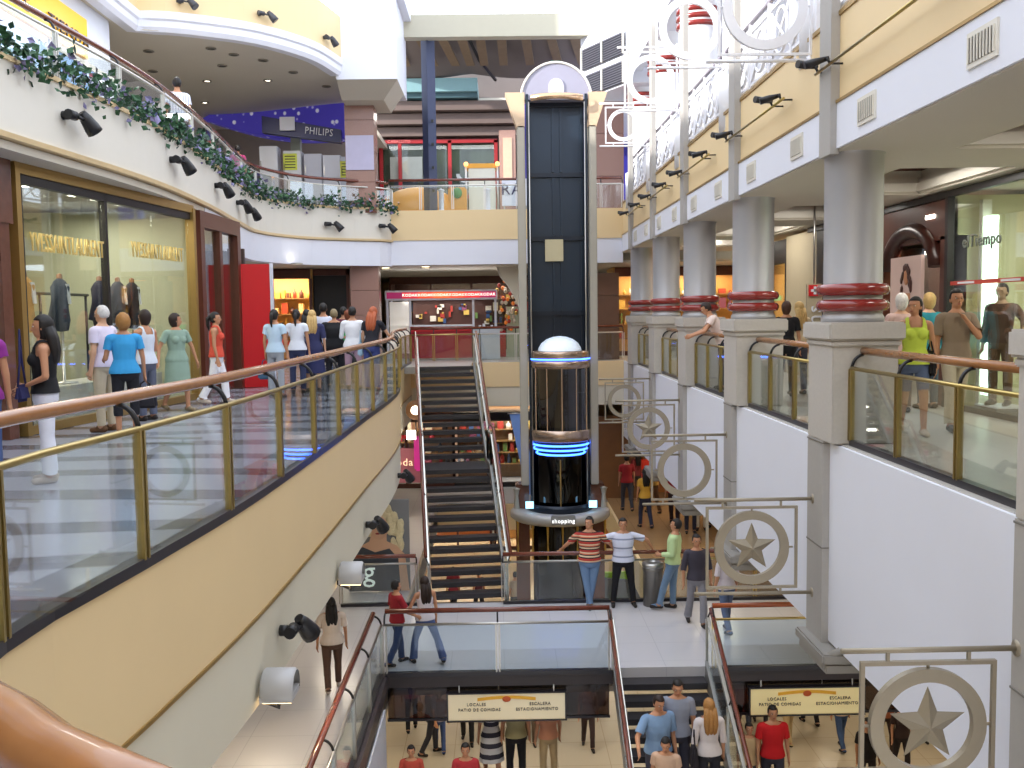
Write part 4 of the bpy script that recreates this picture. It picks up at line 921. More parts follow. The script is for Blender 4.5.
# starry blue band
STAR = bpy.data.materials.new('starry_blue'); STAR.use_nodes = True; nt = STAR.node_tree; b = nt.nodes['Principled BSDF']
tc = nt.nodes.new('ShaderNodeTexCoord'); vo = nt.nodes.new('ShaderNodeTexVoronoi'); vo.inputs['Scale'].default_value = 3.2; nt.links.new(tc.outputs['Object'], vo.inputs['Vector'])
rp = nt.nodes.new('ShaderNodeValToRGB'); rp.color_ramp.elements[0].position = .16; rp.color_ramp.elements[0].color = (.8, .8, 1, 1); rp.color_ramp.elements[1].position = .25; rp.color_ramp.elements[1].color = lin('5248C4')+(1,)
nt.links.new(vo.outputs['Distance'], rp.inputs[0]); nt.links.new(rp.outputs[0], b.inputs['Base Color']); b.inputs['Roughness'].default_value = .5
b.inputs['Emission Strength'].default_value = .22; nt.links.new(rp.outputs[0], b.inputs['Emission Color'])
t = thing('starry_fascia', 'curved deep blue shop fascia sprinkled with white stars', 'sign', (-7, 31, 7), world=True)
m = MB(); A = []
for k in range(25):
    f = k/24; x = -9.6+f*5.7; y = 31.8+.9*math.cos(f*PI*.9); zb = 7.95-.95*math.sin(min(1, f*1.3)*PI*.5); A.append((x, y, 8.08 if f > .0 else 7.96, zb))
for p, q in zip(A, A[1:]): m.quad((p[0], p[1], p[2]), (q[0], q[1], q[2]), (q[0], q[1], q[3]), (p[0], p[1], p[3]))
for p, q in zip(A, A[1:]): m.quad((p[0], p[1], p[3]), (q[0], q[1], q[3]), (q[0], q[1]+.6, q[3]), (p[0], p[1]+.6, p[3]))
m.build('star_panel', STAR, t)
struct('wall_upper', MB().box(-12, -4.6, 35.5, 35.6, 4.5, 8.12), mat('rear_beige_wall', '9A9088', .6, var=.06))
NAVY = mat('navy_beam', '1A1C58', .35, var=.05)
t = thing('shop_sign', 'navy beam sign with white lettering above the row of refrigerators', 'sign', (-6, 31.4, 6.5), world=True)
m = MB(); m.poly([(-7.1, 30.3, 7.05), (-4.75, 30.5, 6.75), (-4.75, 30.5, 7.15), (-7.1, 30.3, 7.55)], (0, .3, 0)); m.build('beam', NAVY, t)
MB().box(-6.55, -6.1, 30.24, 30.3, 7.1, 7.5).build('white_square', WHITE, t)
text(None, 'PHILIPS', .3, (-5.4, 30.4, 7.07), (PI/2, .1, .085), WHITE, 'lettering', t, sx=.8)
MB().box(-6.5, -6.2, 31.5, 31.8, 4.5, 7.1).build('post', mat('post_grey', 'A8B0A0', .5), t)
for k, (x, h, c, lab) in enumerate([(-7.35, 2.25, 'F0F2F8', 'leftmost white refrigerator in the upper appliance shop'), (-6.62, 2.1, 'D8DCE4', 'refrigerator under the yellow price card'), (-5.98, 2.0, 'B4B8C8', 'grey refrigerator in the middle of the row'),
                                    (-5.4, 1.95, 'C0C4D2', 'silver refrigerator right of the middle'), (-4.85, 1.9, 'A8AEC0', 'rightmost silver refrigerator by the pillar')]):
    t = thing('refrigerator', lab, 'refrigerator', (x, 30.9, 4.5), world=True, group='refrigerators in the upper appliance shop'); M_ = mat('fridge_'+c, c, .3, .1, var=.02)
    MB().box(x, x+.56, 30.9, 31.4, 4.5, 4.5+h, bev=.02).build('cabinet', M_, t)
    for a, bz in ((4.55, 4.5+h*.62), (4.5+h*.64, 4.48+h)):
        d = MB().box(x+.01, x+.55, 30.86, 30.9, a, bz, bev=.01).build('door', M_, t); MB().box(x+.04, x+.07, 30.83, 30.86, a+.1, a+.35).build('handle', STEEL, d)
for x, z, lab in ((-6.6, 6.0, 'larger yellow price card on the appliances'), (-4.85, 5.75, 'smaller yellow price card by the granite pillar')):
    t = thing('price_card', lab, 'card', (x, 30.8, z), world=True, group='yellow price cards')
    MB().box(x, x+.42, 30.83, 30.86, z, z+.5).build('card', mat('yellow_card', 'E8F060', .5), t); m = MB()
    for k in range(5): m.box(x+.05, x+.37, 30.82, 30.83, z+.06+k*.085, z+.09+k*.085)
    m.build('printed_lines', mat('ink', '4A4A30', .5), t)
# L3 centre shops
RF = mat('red_frame', 'A01820', .4, var=.05)
t = thing('shop_facade', 'upper shop front with bright red frames and dark green panes', 'shop front', (-3, 40, 4.5), world=True)
m = MB()
for a in (-4.7, -3.95, -1.95, -.1): m.box(a, a+.14, 39.9, 40.05, 4.5, 8.4)
m.box(-4.7, .04, 39.9, 40.05, 8.3, 8.45); m.box(-4.7, .04, 39.9, 40.05, 6.1, 6.25); m.build('red_frame', RF, t)
m = MB(); m.box(-4.7, 0, 40.3, 40.4, 4.5, 8.4); m.build('dark_back', mat('dark_green_wall', '33402C', .4, var=.5, scale=1.2), t)
for a in (-4.5, -3.8, -1.8): MB().box(a, a+(.6 if a < -4 else 1.8), 39.95, 39.97, 6.25, 8.3).build('window_pane', SHOPG, t)
MB().box(-4.3, -3.0, 40.1, 40.14, 6.9, 7.8).build('white_poster', mat('grey_poster', 'C8C8C8', .5, var=.1), t)
MB().lathe((-1.3, 40.1, 7.1), [(.35, 0), (.35, .05), (.2, .05), (.2, 0), (.35, 0)], 20, a0=PI, a1=2*PI, axis='Y').build('crescent_sign', WHITE, t)
text(None, 'CABALLITO', .16, (-3.9, 39.88, 8.37), (PI/2, 0, 0), mat('pink_letter', 'E88080', .4, emit=.5), 'lettering', t)
CORN = mat('brown_cornice', '6E5E58', .5, var=.05); TEAL = mat('teal_beam', '7FA6AC', .5, var=.05)
m = MB()
for z, y, h in ((8.55, 39.7, .35), (8.95, 39.3, .4), (9.4, 38.9, .35)): m.box(-12, .9, y, 41, z, z+h)
struct('trim_23', m, CORN); struct('trim_24', MB().box(-12, -.7, 38.6, 41, 9.8, 10.0), mat('dark_teal', '3A5860', .5)); struct('trim_25', MB().box(-12, -.7, 38.4, 41, 10.0, 10.5), TEAL)
struct('wall_upper', MB().box(.9, 12, 40.5, 40.6, 4.5, 10), mat('deep_blue_wall', '2E2890', .5, var=.1))
struct('wall_upper', MB().box(-12, .9, 41, 41.1, 4.5, 10.2), CORN)
t = thing('granite_pillar', 'slim brown pillar with pale poster behind the photo booth', 'pillar', (.2, 39, 4.5), world=True)
MB().box(.1, .75, 38.9, 39.5, 4.5, 8.6, bev=.02).build('shaft', GRAN, t); MB().box(.25, .6, 38.86, 38.9, 6.6, 8.3).build('poster', mat('tan_poster', 'C8A890', .5, var=.1), t)
t = thing('granite_pillar', 'broad brown granite pillar behind the small white ring frame', 'pillar', (3.2, 32, 4.5), world=True)
for k in range(4): MB().box(3.1, 4.1, 32, 32.8, 4.5+k*1.35+.004, 4.5+(k+1)*1.35-.004, bev=.01).build('granite_block', GRAN, t)
t = thing('photo_booth', 'white booth with yellow top and little lamps behind the upper railing', 'booth', (-.4, 33, 4.5), world=True)
MB().box(-.95, -.05, 33, 33.8, 4.5, 6.3, bev=.02).build('body', mat('booth_white', 'D8D8CC', .5, emit=.1), t)
for x in (-1.02, .02): m = MB(); m.tube([(x, 32.95, 4.5), (x, 32.95, 6.35)], .04, 8); m.build('post', STEEL, t); MB().ball((x, 32.95, 6.42), .08, .08, .08, 10).build('lamp', mat('orange_lamp', 'FFB060', .4, emit=3, var=0), t)
MB().poly([(-1.0, 32.98, 6.3), (0, 32.98, 6.3), (-.1, 32.98, 6.45), (-.9, 32.98, 6.45)], (0, .8, 0)).build('yellow_top', mat('booth_yellow', 'E8A838', .4), t)
t = thing('play_boat', 'rounded yellow play ride behind the upper railing', 'play ride', (-2.8, 32, 4.5), world=True)
m = MB(); m.ball((-2.6, 32.6, 4.9), 1.3, .5, .75, 20, zmin=4.52); m.build('yellow_shell', mat('ride_yellow', 'E8A040', .35, coat=.3), t)
MB().box(-1.6, -1.0, 32.3, 32.9, 4.5, 5.6, bev=.05).build('seat_box', mat('ride_yellow2', 'E0A048', .4), t); MB().ball((-1.3, 32.25, 5.4), .16, .08, .18, 12).build('green_emblem', mat('ride_green', '3A8A50', .4), t)
t = thing('white_sign', 'white sign with large dark blue letters left of the lift shaft', 'sign', (.6, 31, 5), world=True)
MB().box(.15, 1.0, 31.6, 31.7, 4.9, 5.75).build('board', WHITE, t); [MB().box(xx, xx+.05, 31.62, 31.68, 4.5, 4.9).build('leg', STEEL, t) for xx in (.2, .9)]; text(None, 'RA', .5, (.45, 31.58, 5.4), (PI/2, 0, 0), NAVY, 'lettering', t)
for x, lab in ((-1.75, 'white queue barrier behind the upper railing, left'), (-.3, 'white queue barrier behind the upper railing, right')):
    t = thing('white_bollard', lab, 'bollard', (x, 31, 4.5), world=True, group='white bollards on the upper back gallery')
    MB().lathe((x, 31, 4.5), [(0, 0), (.14, 0), (.14, .03), (.08, .06), (.08, .8), (.12, .84), (0, .9)], 14).build('body', WHITE, t)
# blue post
t = thing('blue_post', 'tall navy blue steel post rising from the upper back gallery', 'post', (-2.05, 30.6, 4.5), world=True); PB = mat('post_blue', '38405C', .4, .2, var=.05)
MB().box(-2.2, -1.9, 30.4, 30.7, 4.5, 10.0, rz=PI/4.6).build('shaft', PB, t); m = MB()
for z in (5.2, 5.9, 6.6, 7.3): m.box(-1.98, -1.9, 30.28, 30.36, z, z+.08)
m.build('bolts', BLACK, t); MB().box(-2.3, -1.8, 30.3, 30.8, 4.5, 4.56).build('foot_plate', PB, t)
# tent ceiling
t = thing('canvas_ceiling', 'sagging grey-brown canvas ceiling with wooden slats high at the back', 'canopy', (-1, 42, 10), world=True)
m = MB(); nx_, ny_ = 24, 8; V = [[None]*(ny_+1) for _ in range(nx_+1)]
for i in range(nx_+1):
    for j in range(ny_+1):
        u, v = i/nx_, j/ny_; x = -5.0+u*9.0; y = 35.0+v*3.6; z = 11.85-v*1.15-.25*math.sin(u*PI*3)*math.sin(v*PI)-.2*v*abs(math.sin(u*7)); V[i][j] = m.bm.verts.new((x, y, z))
for i in range(nx_):
    for j in range(ny_): f = m.bm.faces.new((V[i][j], V[i+1][j], V[i+1][j+1], V[i][j+1])); f.smooth = True
TENT = mat('canvas_brown', '6A615E', .8, var=.25, scale=.7); m.build('canvas', TENT, t)
SL = mat('canopy_slat', '6E5C48', .6, var=.2)
for k in range(9):
    x = -3.9+k*.78; m = MB(); m.poly([(x, 34.5, 11.6), (x+.35, 34.5, 11.6), (x+.75+.3*math.sin(k), 37.2, 10.65), (x+.45+.3*math.sin(k), 37.2, 10.65)], (0, 0, .06)); m.build('slat', SL, t)
m = MB(); m.tube([(-1.2, 35, 11.7), (-.6, 37, 10.8), (0, 38.4, 10.4)], .06, 8); m.build('hem_rope', BLACK, t)
struct('wall_upper', MB().box(-12, 12, 41.2, 41.3, 10, 13.1), TENT)
# louvres on chamfer
for z0, lab in ((8.75, 'upper dark louvre grille high right of the lift'), (7.95, 'lower dark louvre grille high right of the lift')):
    t = thing('louvre_grille', lab, 'grille', (3.0, 29.6, z0), world=True, group='louvre grilles above the lift'); d = Vector((1.2, -2.4, 0)).normalized(); n = Vector((-.894, -.447, 0)); o = Vector((2.66, 30.2, z0))+n*.03
    m = MB(); m.poly([o, o+d*2.2, o+d*2.2+Vector((0, 0, .62)), o+Vector((0, 0, .62))], -n*.03); m.build('dark_back', mat('louvre_dark', '4A4A54', .5), t)
    m = MB()
    for k in range(9): a = o+Vector((0, 0, .02+k*.068)); m.poly([a+n*.03, a+d*2.2+n*.03, a+d*2.2+Vector((0, 0, .03)), a+Vector((0, 0, .03))], n*.01)
    m.build('blades', mat('louvre_grey', '6A6A74', .5), t)
    m = MB()
    for s in (-.05, 1.08, 2.2): a = o+d*s; m.poly([a+n*.05, a+d*.06+n*.05, a+d*.06+n*.05+Vector((0, 0, .66)), a+n*.05+Vector((0, 0, .66))], -n*.04)
    m.build('frame', OLDWHITE, t)
# L4 downlights in soffit
for _k, (x, y, on) in enumerate(((-7.6, 20.5, 0), (-7.0, 24.8, 0), (-6.6, 22.2+3.2, 0), (-8.6, 25, 0), (-8.1, 28.2, 1), (-6.4, 28.2, 1), (-9.2, 27, 0), (-5.5, 27.3, 0), (-4.9, 29, 0), (-9.0, 31, 1), (-7.2, 26.5, 0), (-6.0, 26.0, 0))):
    t = thing('downlight', ('lit' if on else 'unlit')+' round downlight under the top left balcony, number %d place from the front edge' % 0 if 0 else ['unlit downlight nearest the straight left edge of the top left balcony', 'unlit downlight behind the front curve of the top left balcony', 'unlit downlight in the middle of the top left soffit', 'unlit downlight far left in the top left soffit', 'lit downlight above the yellow-lit rear left of the soffit', 'lit downlight in front of the starry fascia, right one', 'unlit downlight by the left wall of the top left soffit', 'unlit downlight beside the right curve of the soffit', 'unlit downlight closest to the granite pillar', 'lit downlight farthest back in the top left soffit', 'unlit downlight left of the soffit centre', 'unlit downlight right of the soffit centre'][_k], 'ceiling light', (x, y, 8.12), world=True, group='downlights under the top left balcony')
    MB().lathe((x, y, 8.12), [(.09, 0), (.13, -.005), (.13, -.03), (.09, -.03)], 16).build('trim_ring', mat('downlight_ring', '8A8478', .5), t)
    MB().lathe((x, y, 8.115), [(.09, 0), (0, 0)], 16).build('lens', LIGHTON if on else mat('dark_lens', '4A453E', .4), t)
for x, y, z, lab in ((-3.6, 31.6, 2.97, 'lit downlight above the left end of the red kiosk'), (-2.3, 31.2, 2.97, 'lit downlight above the middle of the red kiosk'), (-5.6, 27.5, 2.97, 'lit downlight above the group of women')):
    t = thing('downlight', lab, 'ceiling light', (x, y, z), world=True, group='downlights above the kiosk level')
    MB().lathe((x, y, z), [(.13, 0), (.17, -.01), (.17, -.04), (.13, -.04)], 16).build('trim_ring', STEEL, t); MB().lathe((x, y, z-.01), [(.13, 0), (0, -.02)], 16).build('lens', LIGHTON, t)
# top glass rail + skylight beams
balustrade('glass rail on the topmost back beam under the skylight', [(-2.4, 30.1), (3.0, 30.1)], 10.4, 1.3, wood=LW, metal=LW, base=False, h=1.0)

# ---------------- level 1 ----------------
shopfront('lower_shop', 'lower shop with pink sign left of the long stairs', -8, -1.6, 33, Z1, Z1+2.55, 4, BRN, mat('pale_peach_wall', 'C09880', .5, var=.1), 90, WARM, 2, gcols=('D05A8A', 'E8E0D0', 'C83A50', '4A4A5A'), seed=4)
t = thing('pink_sign', 'magenta and pink sign seen left of the long stairs', 'sign', (-2.6, 28, -3), world=True)
MB().box(-3.5, -2.2, 28, 28.1, -3.35, -2.35, bev=.02).build('board', mat('dusty_pink', 'B06A78', .5, var=.1), t); MB().box(-2.5, -2.2, 27.95, 28.0, -3.0, -2.0, bev=.05).build('magenta_tag', mat('magenta', 'C8308A', .4, emit=.4), t)
MB().box(-3.4, -2.55, 27.93, 27.98, -2.05, -1.95).build('red_bar', KR, t); text(None, 'moda', .3, (-2.9, 27.96, -2.75), (PI/2, 0, 0), mat('peach_letter', 'F8D8B8', .4, emit=.8), 'lettering', t)
t = thing('shop_lamp', 'round lamp panel with white centre high left of the stairs', 'lamp', (-2.5, 27, -1.6), world=True)
MB().lathe((-2.35, 27, -1.15), [(0, 0), (.25, 0), (.28, .05), (.25, .1), (0, .1)], 20, axis='Y').build('disc', mat('tan_disc', 'A87850', .5), t); MB().lathe((-2.35, 26.97, -1.15), [(0, 0), (.12, 0), (.12, .03), (0, .03)], 16, axis='Y').build('white_centre', LIGHTON, t)
MB().box(-2.6, -2.35, 26.9, 26.95, -1.95, -1.7).build('white_card', LIGHTON, t); MB().tube([(-2.35, 27.05, -1.15), (-2.35, 27.05, -1.75)], .02, 6).build('stem', BLACK, t)
# poster woman
t = thing('poster', 'large fashion poster of a blonde woman in a grey top beside the bridge', 'poster', (-2.7, 20.6, Z1), world=True)
px0, px1, py, pz = -3.30, -1.98, 20.6, Z1+.04
PH = 1.95
MB().box(px0, px1, py, py+.08, pz, pz+PH).build('panel', mat('poster_cream', '77787A', .5, emit=.08, var=.04), t)
def flat(m, pts, d): m.poly([(px0+(px1-px0)*a, py-d, pz+PH*b) for a, b in pts], (0, .006, 0)); return m
m = MB(); rnd = random.Random(4)
for k in range(70):
    a = rnd.uniform(-.6, PI+.6); r = rnd.uniform(.16, .30); m.ball((px0+.55*(px1-px0)+r*1.1*math.cos(a), py-.008-.0006*k, pz+1.42+r*1.35*math.sin(a)), .07, .008, .10, 8)
for k in range(26): m.ball((px0+(.80+rnd.uniform(-.07, .08))*(px1-px0), py-.01-.0006*k, pz+rnd.uniform(.95, 1.45)), .06, .008, .12, 8)
m.build('printed_hair', mat('poster_blonde', 'E4D6AC', .5, var=.2, scale=25), t)
m = MB(); flat(m, [(.05, .40), (.22, .50), (.36, .55), (.40, .64), (.64, .64), (.64, .55), (.80, .50), (.93, .40), (.99, .0), (.84, 0), (.82, .36), (.66, .46), (.45, .42), (.22, .46)], .062)
m.ball((px0+.53*(px1-px0), py-.062, pz+1.36), .185, .012, .25, 20); m.build('printed_skin', mat('poster_skin_b', 'DDB090', .5, var=.03), t)
flat(MB(), [(.02, 0), (.85, 0), (.82, .36), (.68, .47), (.45, .43), (.25, .49), (.05, .41)], .07).build('printed_top', mat('poster_slate', '3E444E', .5, var=.05), t)
m = MB(); m.ball((px0+.50*(px1-px0), py-.078, pz+1.24), .055, .006, .02, 10); m.build('printed_lips', mat('poster_lips', '9A3038', .5), t)
m = MB(); m.ball((px0+.46*(px1-px0), py-.078, pz+1.42), .045, .006, .015, 10); m.ball((px0+.62*(px1-px0), py-.078, pz+1.42), .045, .006, .015, 10); m.build('printed_eyes', BLACK, t)
text(None, 'ig', .62, (px0+.28*(px1-px0), py-.09, pz+.42), (PI/2, 0, 0), mat('poster_letter', 'E8F4F0', .4, emit=.4), 'lettering', t)
# L1 back: warm wood walls
struct('wall_lower', MB().box(4.6, 12, 31.5, 31.6, Z1, Z1+2.05), OR)
struct('wall_lower', MB().box(2.6, 4.3, 30.6, 30.9, Z1-1, Z1+2.6), BRW)
struct('wall_lower', MB().box(1.9, 3.2, 34, 34.1, Z1, Z1+2.6), OR)
shopfront('lower_shop', 'lower back shop with bright spotlights seen between the stair treads', -1.6, 1.9, 33, Z1, Z1+2.55, 3, DRK, mat('dim_shop_wall', '8A6A4A', .6), 70, NEUT, 2, gcols=GOODS, seed=14)
t = thing('red_post', 'slim red lit display post beside the brown wall', 'post', (4.35, 29, Z1), world=True)
for k in range(6): MB().box(4.2, 4.45, 29, 29.15, Z1+.3+k*.42, Z1+.62+k*.42).build('red_panel', mat('red_panel', 'B83020', .4, emit=.15), t)
MB().box(4.28, 4.37, 29.1, 29.2, Z1, Z1+3).build('pole', BRW, t)
t = thing('blue_banner', 'narrow slanted pale blue banner left of the lift below the gallery', 'banner', (.7, 27, -2.5), world=True)
MB().poly([(.25, 27.2, -1.3), (.62, 27.2, -1.3), (1.0, 27.2, -3.6), (.72, 27.2, -3.6)], (0, .04, 0)).build('cloth', mat('banner_blue', '7A9AD0', .6, emit=.1, var=.08), t); MB().tube([(.2, 27.18, -1.3), (.68, 27.18, -1.3)], .02, 6).build('rod', STEEL, t)
# litter bin
t = thing('litter_bin', 'cylindrical grey metal litter bin between the men and the railing', 'bin', (3.02, 19.35, Z1), world=True)
MB().lathe((3.02, 19.35, Z1), [(0, 0), (.2, 0), (.2, .7), (.215, .72), (.215, .76), (.2, .78)], 24).build('body', mat('bin_grey', '8A8680', .35, .7, var=.05), t)
MB().lathe((3.02, 19.35, Z1), [(.2, .78), (.22, .8), (.22, .86), (.12, .9), (.12, .86), (0, .84)], 24).build('lid', STEEL, t)
# directory boards & tinted glass band
for x0, x1, lab in ((-1.95, 1.75, 'dark tinted glass band under the front edge of the bridge, left'), (3.5, 7.1, 'dark tinted glass band under the front edge of the bridge, right')):
    t = thing('tinted_glass_band', lab, 'glass panel', ((x0+x1)/2, 15.88, Z1-.5), world=True, group='tinted glass bands')
    n = 2
    for k in range(n): MB().box(x0+(x1-x0)*k/n+.01, x0+(x1-x0)*(k+1)/n-.01, 15.87, 15.885, Z1-.8, Z1-.24).build('glass_panel', TINT, t)
    MB().box(x0, x1, 15.85, 15.9, Z1-.83, Z1-.79).build('bottom_rail', DARK, t)
for xc, w_, lab, c in ((.03, 1.95, 'cream directory board with yellow crest, hanging under the left front of the bridge', 'E4D8B8'), (5.0, 1.9, 'yellow-lit directory board hanging under the right front of the bridge', 'F0E0A8')):
    t = thing('directory_board', lab, 'sign', (xc, 15.7, Z1-.55), world=True, group='directory boards'); z0, z1 = Z1-.78, Z1-.33
    MB().box(xc-w_/2, xc+w_/2, 15.72, 15.8, z0, z1, bev=.01).build('board', mat('board_'+c, c, .5, emit=.18, var=.02), t)
    m = MB(); m.box(xc-w_/2-.02, xc+w_/2+.02, 15.7, 15.82, z1, z1+.02); m.box(xc-w_/2-.02, xc+w_/2+.02, 15.7, 15.82, z0-.02, z0)
    for s in (-1, 1): m.box(xc+s*w_/2-.012, xc+s*w_/2+.012, 15.7, 15.82, z0, z1)
    m.build('frame', DARK, t)
    A = [(xc-.48+.96*k/12, 15.708, z1-.07+.035*math.sin(k/12*PI)) for k in range(13)]; m = MB(); m.poly(A+[(p[0], p[1], p[2]-.05) for p in A[::-1]], (0, .01, 0)); m.build('yellow_swash', mat('swash', 'E0A830', .5, emit=.1), t)
    MB().ball((xc, 15.705, z1-.09), .07, .01, .05, 12).build('orange_crest', mat('crest', 'C85A28', .5), t)
    INK = mat('board_ink', '5A5048', .5)
    for a, s_ in ((-.5, 'LOCALES'), (.55, 'ESCALERA')): text(None, s_, .07, (xc+a, 15.715, z1-.18), (PI/2, 0, 0), INK, 'lettering', t)
    for a, s_ in ((-.45, 'PATIO DE COMIDAS'), (.5, 'ESTACIONAMIENTO')): text(None, s_, .07, (xc+a, 15.715, z1-.27), (PI/2, 0, 0), INK, 'lettering', t)
    for s in (-1, 1): MB().box(xc+s*w_*.4-.01, xc+s*w_*.4+.01, 15.74, 15.76, z1, Z1-.2).build('hanger', STEEL, t)
t = thing('hanging_banner', 'white banner with blue swoosh hanging below the left lower walkway', 'banner', (-1.95, 13, -5.6), world=True)
MB().poly([(-1.93, 11.0, -6.5), (-1.93, 15.2, -6.5), (-1.93, 15.2, -4.75), (-1.93, 11.0, -4.75)], (.03, 0, 0)).build('cloth', mat('banner_white', 'C8CCD8', .6, var=.04), t)
m = MB(); m.poly([(-1.89, 12.2, -6.2), (-1.89, 12.7, -5.6), (-1.89, 13.4, -5.2), (-1.89, 13.8, -5.3), (-1.89, 13.2, -5.6), (-1.89, 12.7, -6.2)], (.01, 0, 0)); m.build('blue_swoosh', mat('swoosh_blue', '2A48A8', .5), t)

# ---------------- level 0 ----------------
for i, (x0, x1, lab, c) in enumerate([(-11, -5, 'ground floor shop far left, warm lit', WARMW), (-4.8, -.5, 'ground floor shop behind the foot of the stairs', OR), (-.3, 3.2, 'ground floor shop with gold lights behind the lift', WARMW), (3.4, 7.6, 'ground floor shop right of the lift, brown and orange', OR), (7.8, 13.5, 'ground floor shop at far right, yellow lit', WARMW)]):
    shopfront('ground_shop', lab, x0, x1, 42 if i else 40, Z0, Z0+3.3, 3, BRN, c, 220, WARM, 2.2, gcols=GOODS, seed=20+i)
LIME = mat('lime_panel', '8CB83C', .45, var=.04, emit=.08); SLATE = mat('slate_panel', '6A6E80', .5, var=.04)
t = thing('promotion_stand', 'lime green and slate curved promotion stand on the ground floor', 'stand', (3.2, 33, Z0), world=True)
m = MB(); A = [(1.6+k*.42, 33.4-.8*math.sin(k/10*PI)) for k in range(11)]
for z0, z1, mm, nm in ((Z0, Z0+.3, SLATE, 'plinth'), (Z0+.3, Z0+1.5, LIME, 'curved_wall')):
    m = MB(); sweep(m, [Vector(a) for a in A], [(0, z0), (.12, z0), (.12, z1), (0, z1)]); m.build(nm, mm, t)
m = MB(); m.poly([(2.4, 32.3, Z0+.4), (4.6, 32.3, Z0+.3), (4.8, 32.3, Z0+1.2), (3.4, 32.3, Z0+1.35), (2.5, 32.3, Z0+1.1)], (0, .15, 0)); m.build('slate_shape', SLATE, t)
MB().box(3.0, 4.2, 32.1, 32.28, Z0+.25, Z0+.45).build('lime_letter_band', mat('bright_lime', 'B8F040', .4, emit=.8), t)
t = thing('number_sign', 'round white illuminated number sign beside a light blue panel on the ground floor', 'sign', (1.3, 33, Z0), world=True)
for z in (.45, .95): MB().lathe((1.25, 32, Z0+z), [(.1, 0), (.2, 0), (.2, .06), (.1, .06), (.1, 0)], 20, axis='Y').build('white_ring', LIGHTON, t)
MB().box(1.2, 1.3, 32.05, 32.15, Z0, Z0+1.2).build('pole', BLACK, t); MB().box(1.6, 2.05, 32, 32.1, Z0+.2, Z0+1.5, bev=.02).build('blue_panel', mat('cyan_panel', '58C0E0', .4, emit=.4), t)
for x, y, lab in ((6.5, 26, 'potted plant standing at the right on the ground floor'),):
    t = thing('planter', lab, 'planter', (x, y, Z0), world=True); MB().lathe((x, y, Z0), [(0, 0), (.25, 0), (.32, .5), (.28, .5), (0, .45)], 20).build('pot', BRN, t); leaves('l', LF, [(x, y, Z0+.8)], .3, 120, .2).build('foliage', LF, t)
# ---------------- people ----------------
SKIN = [mat('skin_light', 'D8A888', .55, var=.04), mat('skin_tan', 'C08A68', .55, var=.04), mat('skin_brown', '9A6448', .55, var=.04)]
def fabric(c):
    return mat('fabric_'+c, c, .85, var=.10, scale=9)
def striped(name, cols, period, horiz=True):
    if name in MC: return MC[name]
    m = bpy.data.materials.new(name); m.use_nodes = True; nt = m.node_tree; b = nt.nodes['Principled BSDF']; b.inputs['Roughness'].default_value = .85
    tc = nt.nodes.new('ShaderNodeTexCoord'); sx = nt.nodes.new('ShaderNodeSeparateXYZ'); nt.links.new(tc.outputs['Object'], sx.inputs[0])
    dv = nt.nodes.new('ShaderNodeMath'); dv.operation = 'DIVIDE'; dv.inputs[1].default_value = period; nt.links.new(sx.outputs['Z' if horiz else 'X'], dv.inputs[0])
    fr = nt.nodes.new('ShaderNodeMath'); fr.operation = 'FRACT'; nt.links.new(dv.outputs[0], fr.inputs[0])
    r = nt.nodes.new('ShaderNodeValToRGB'); r.color_ramp.interpolation = 'CONSTANT'
    while len(r.color_ramp.elements) < len(cols): r.color_ramp.elements.new(.5)
    for i, (p, c) in enumerate(cols): r.color_ramp.elements[i].position = p; r.color_ramp.elements[i].color = lin(c)+(1,)
    nt.links.new(fr.outputs[0], r.inputs[0]); nt.links.new(r.outputs[0], b.inputs['Base Color']); MC[name] = m; return m
HAIRC = {c: mat('hair_'+c, c, .6, var=.35, scale=40) for c in ('17110F', '2A1A14', '4A2E1E', '7A3E22', 'A8773E', 'C8A66A', 'D8D4D0', 'A8542E', '8A7A5A')}
def V3(a): return np.array(a, float)
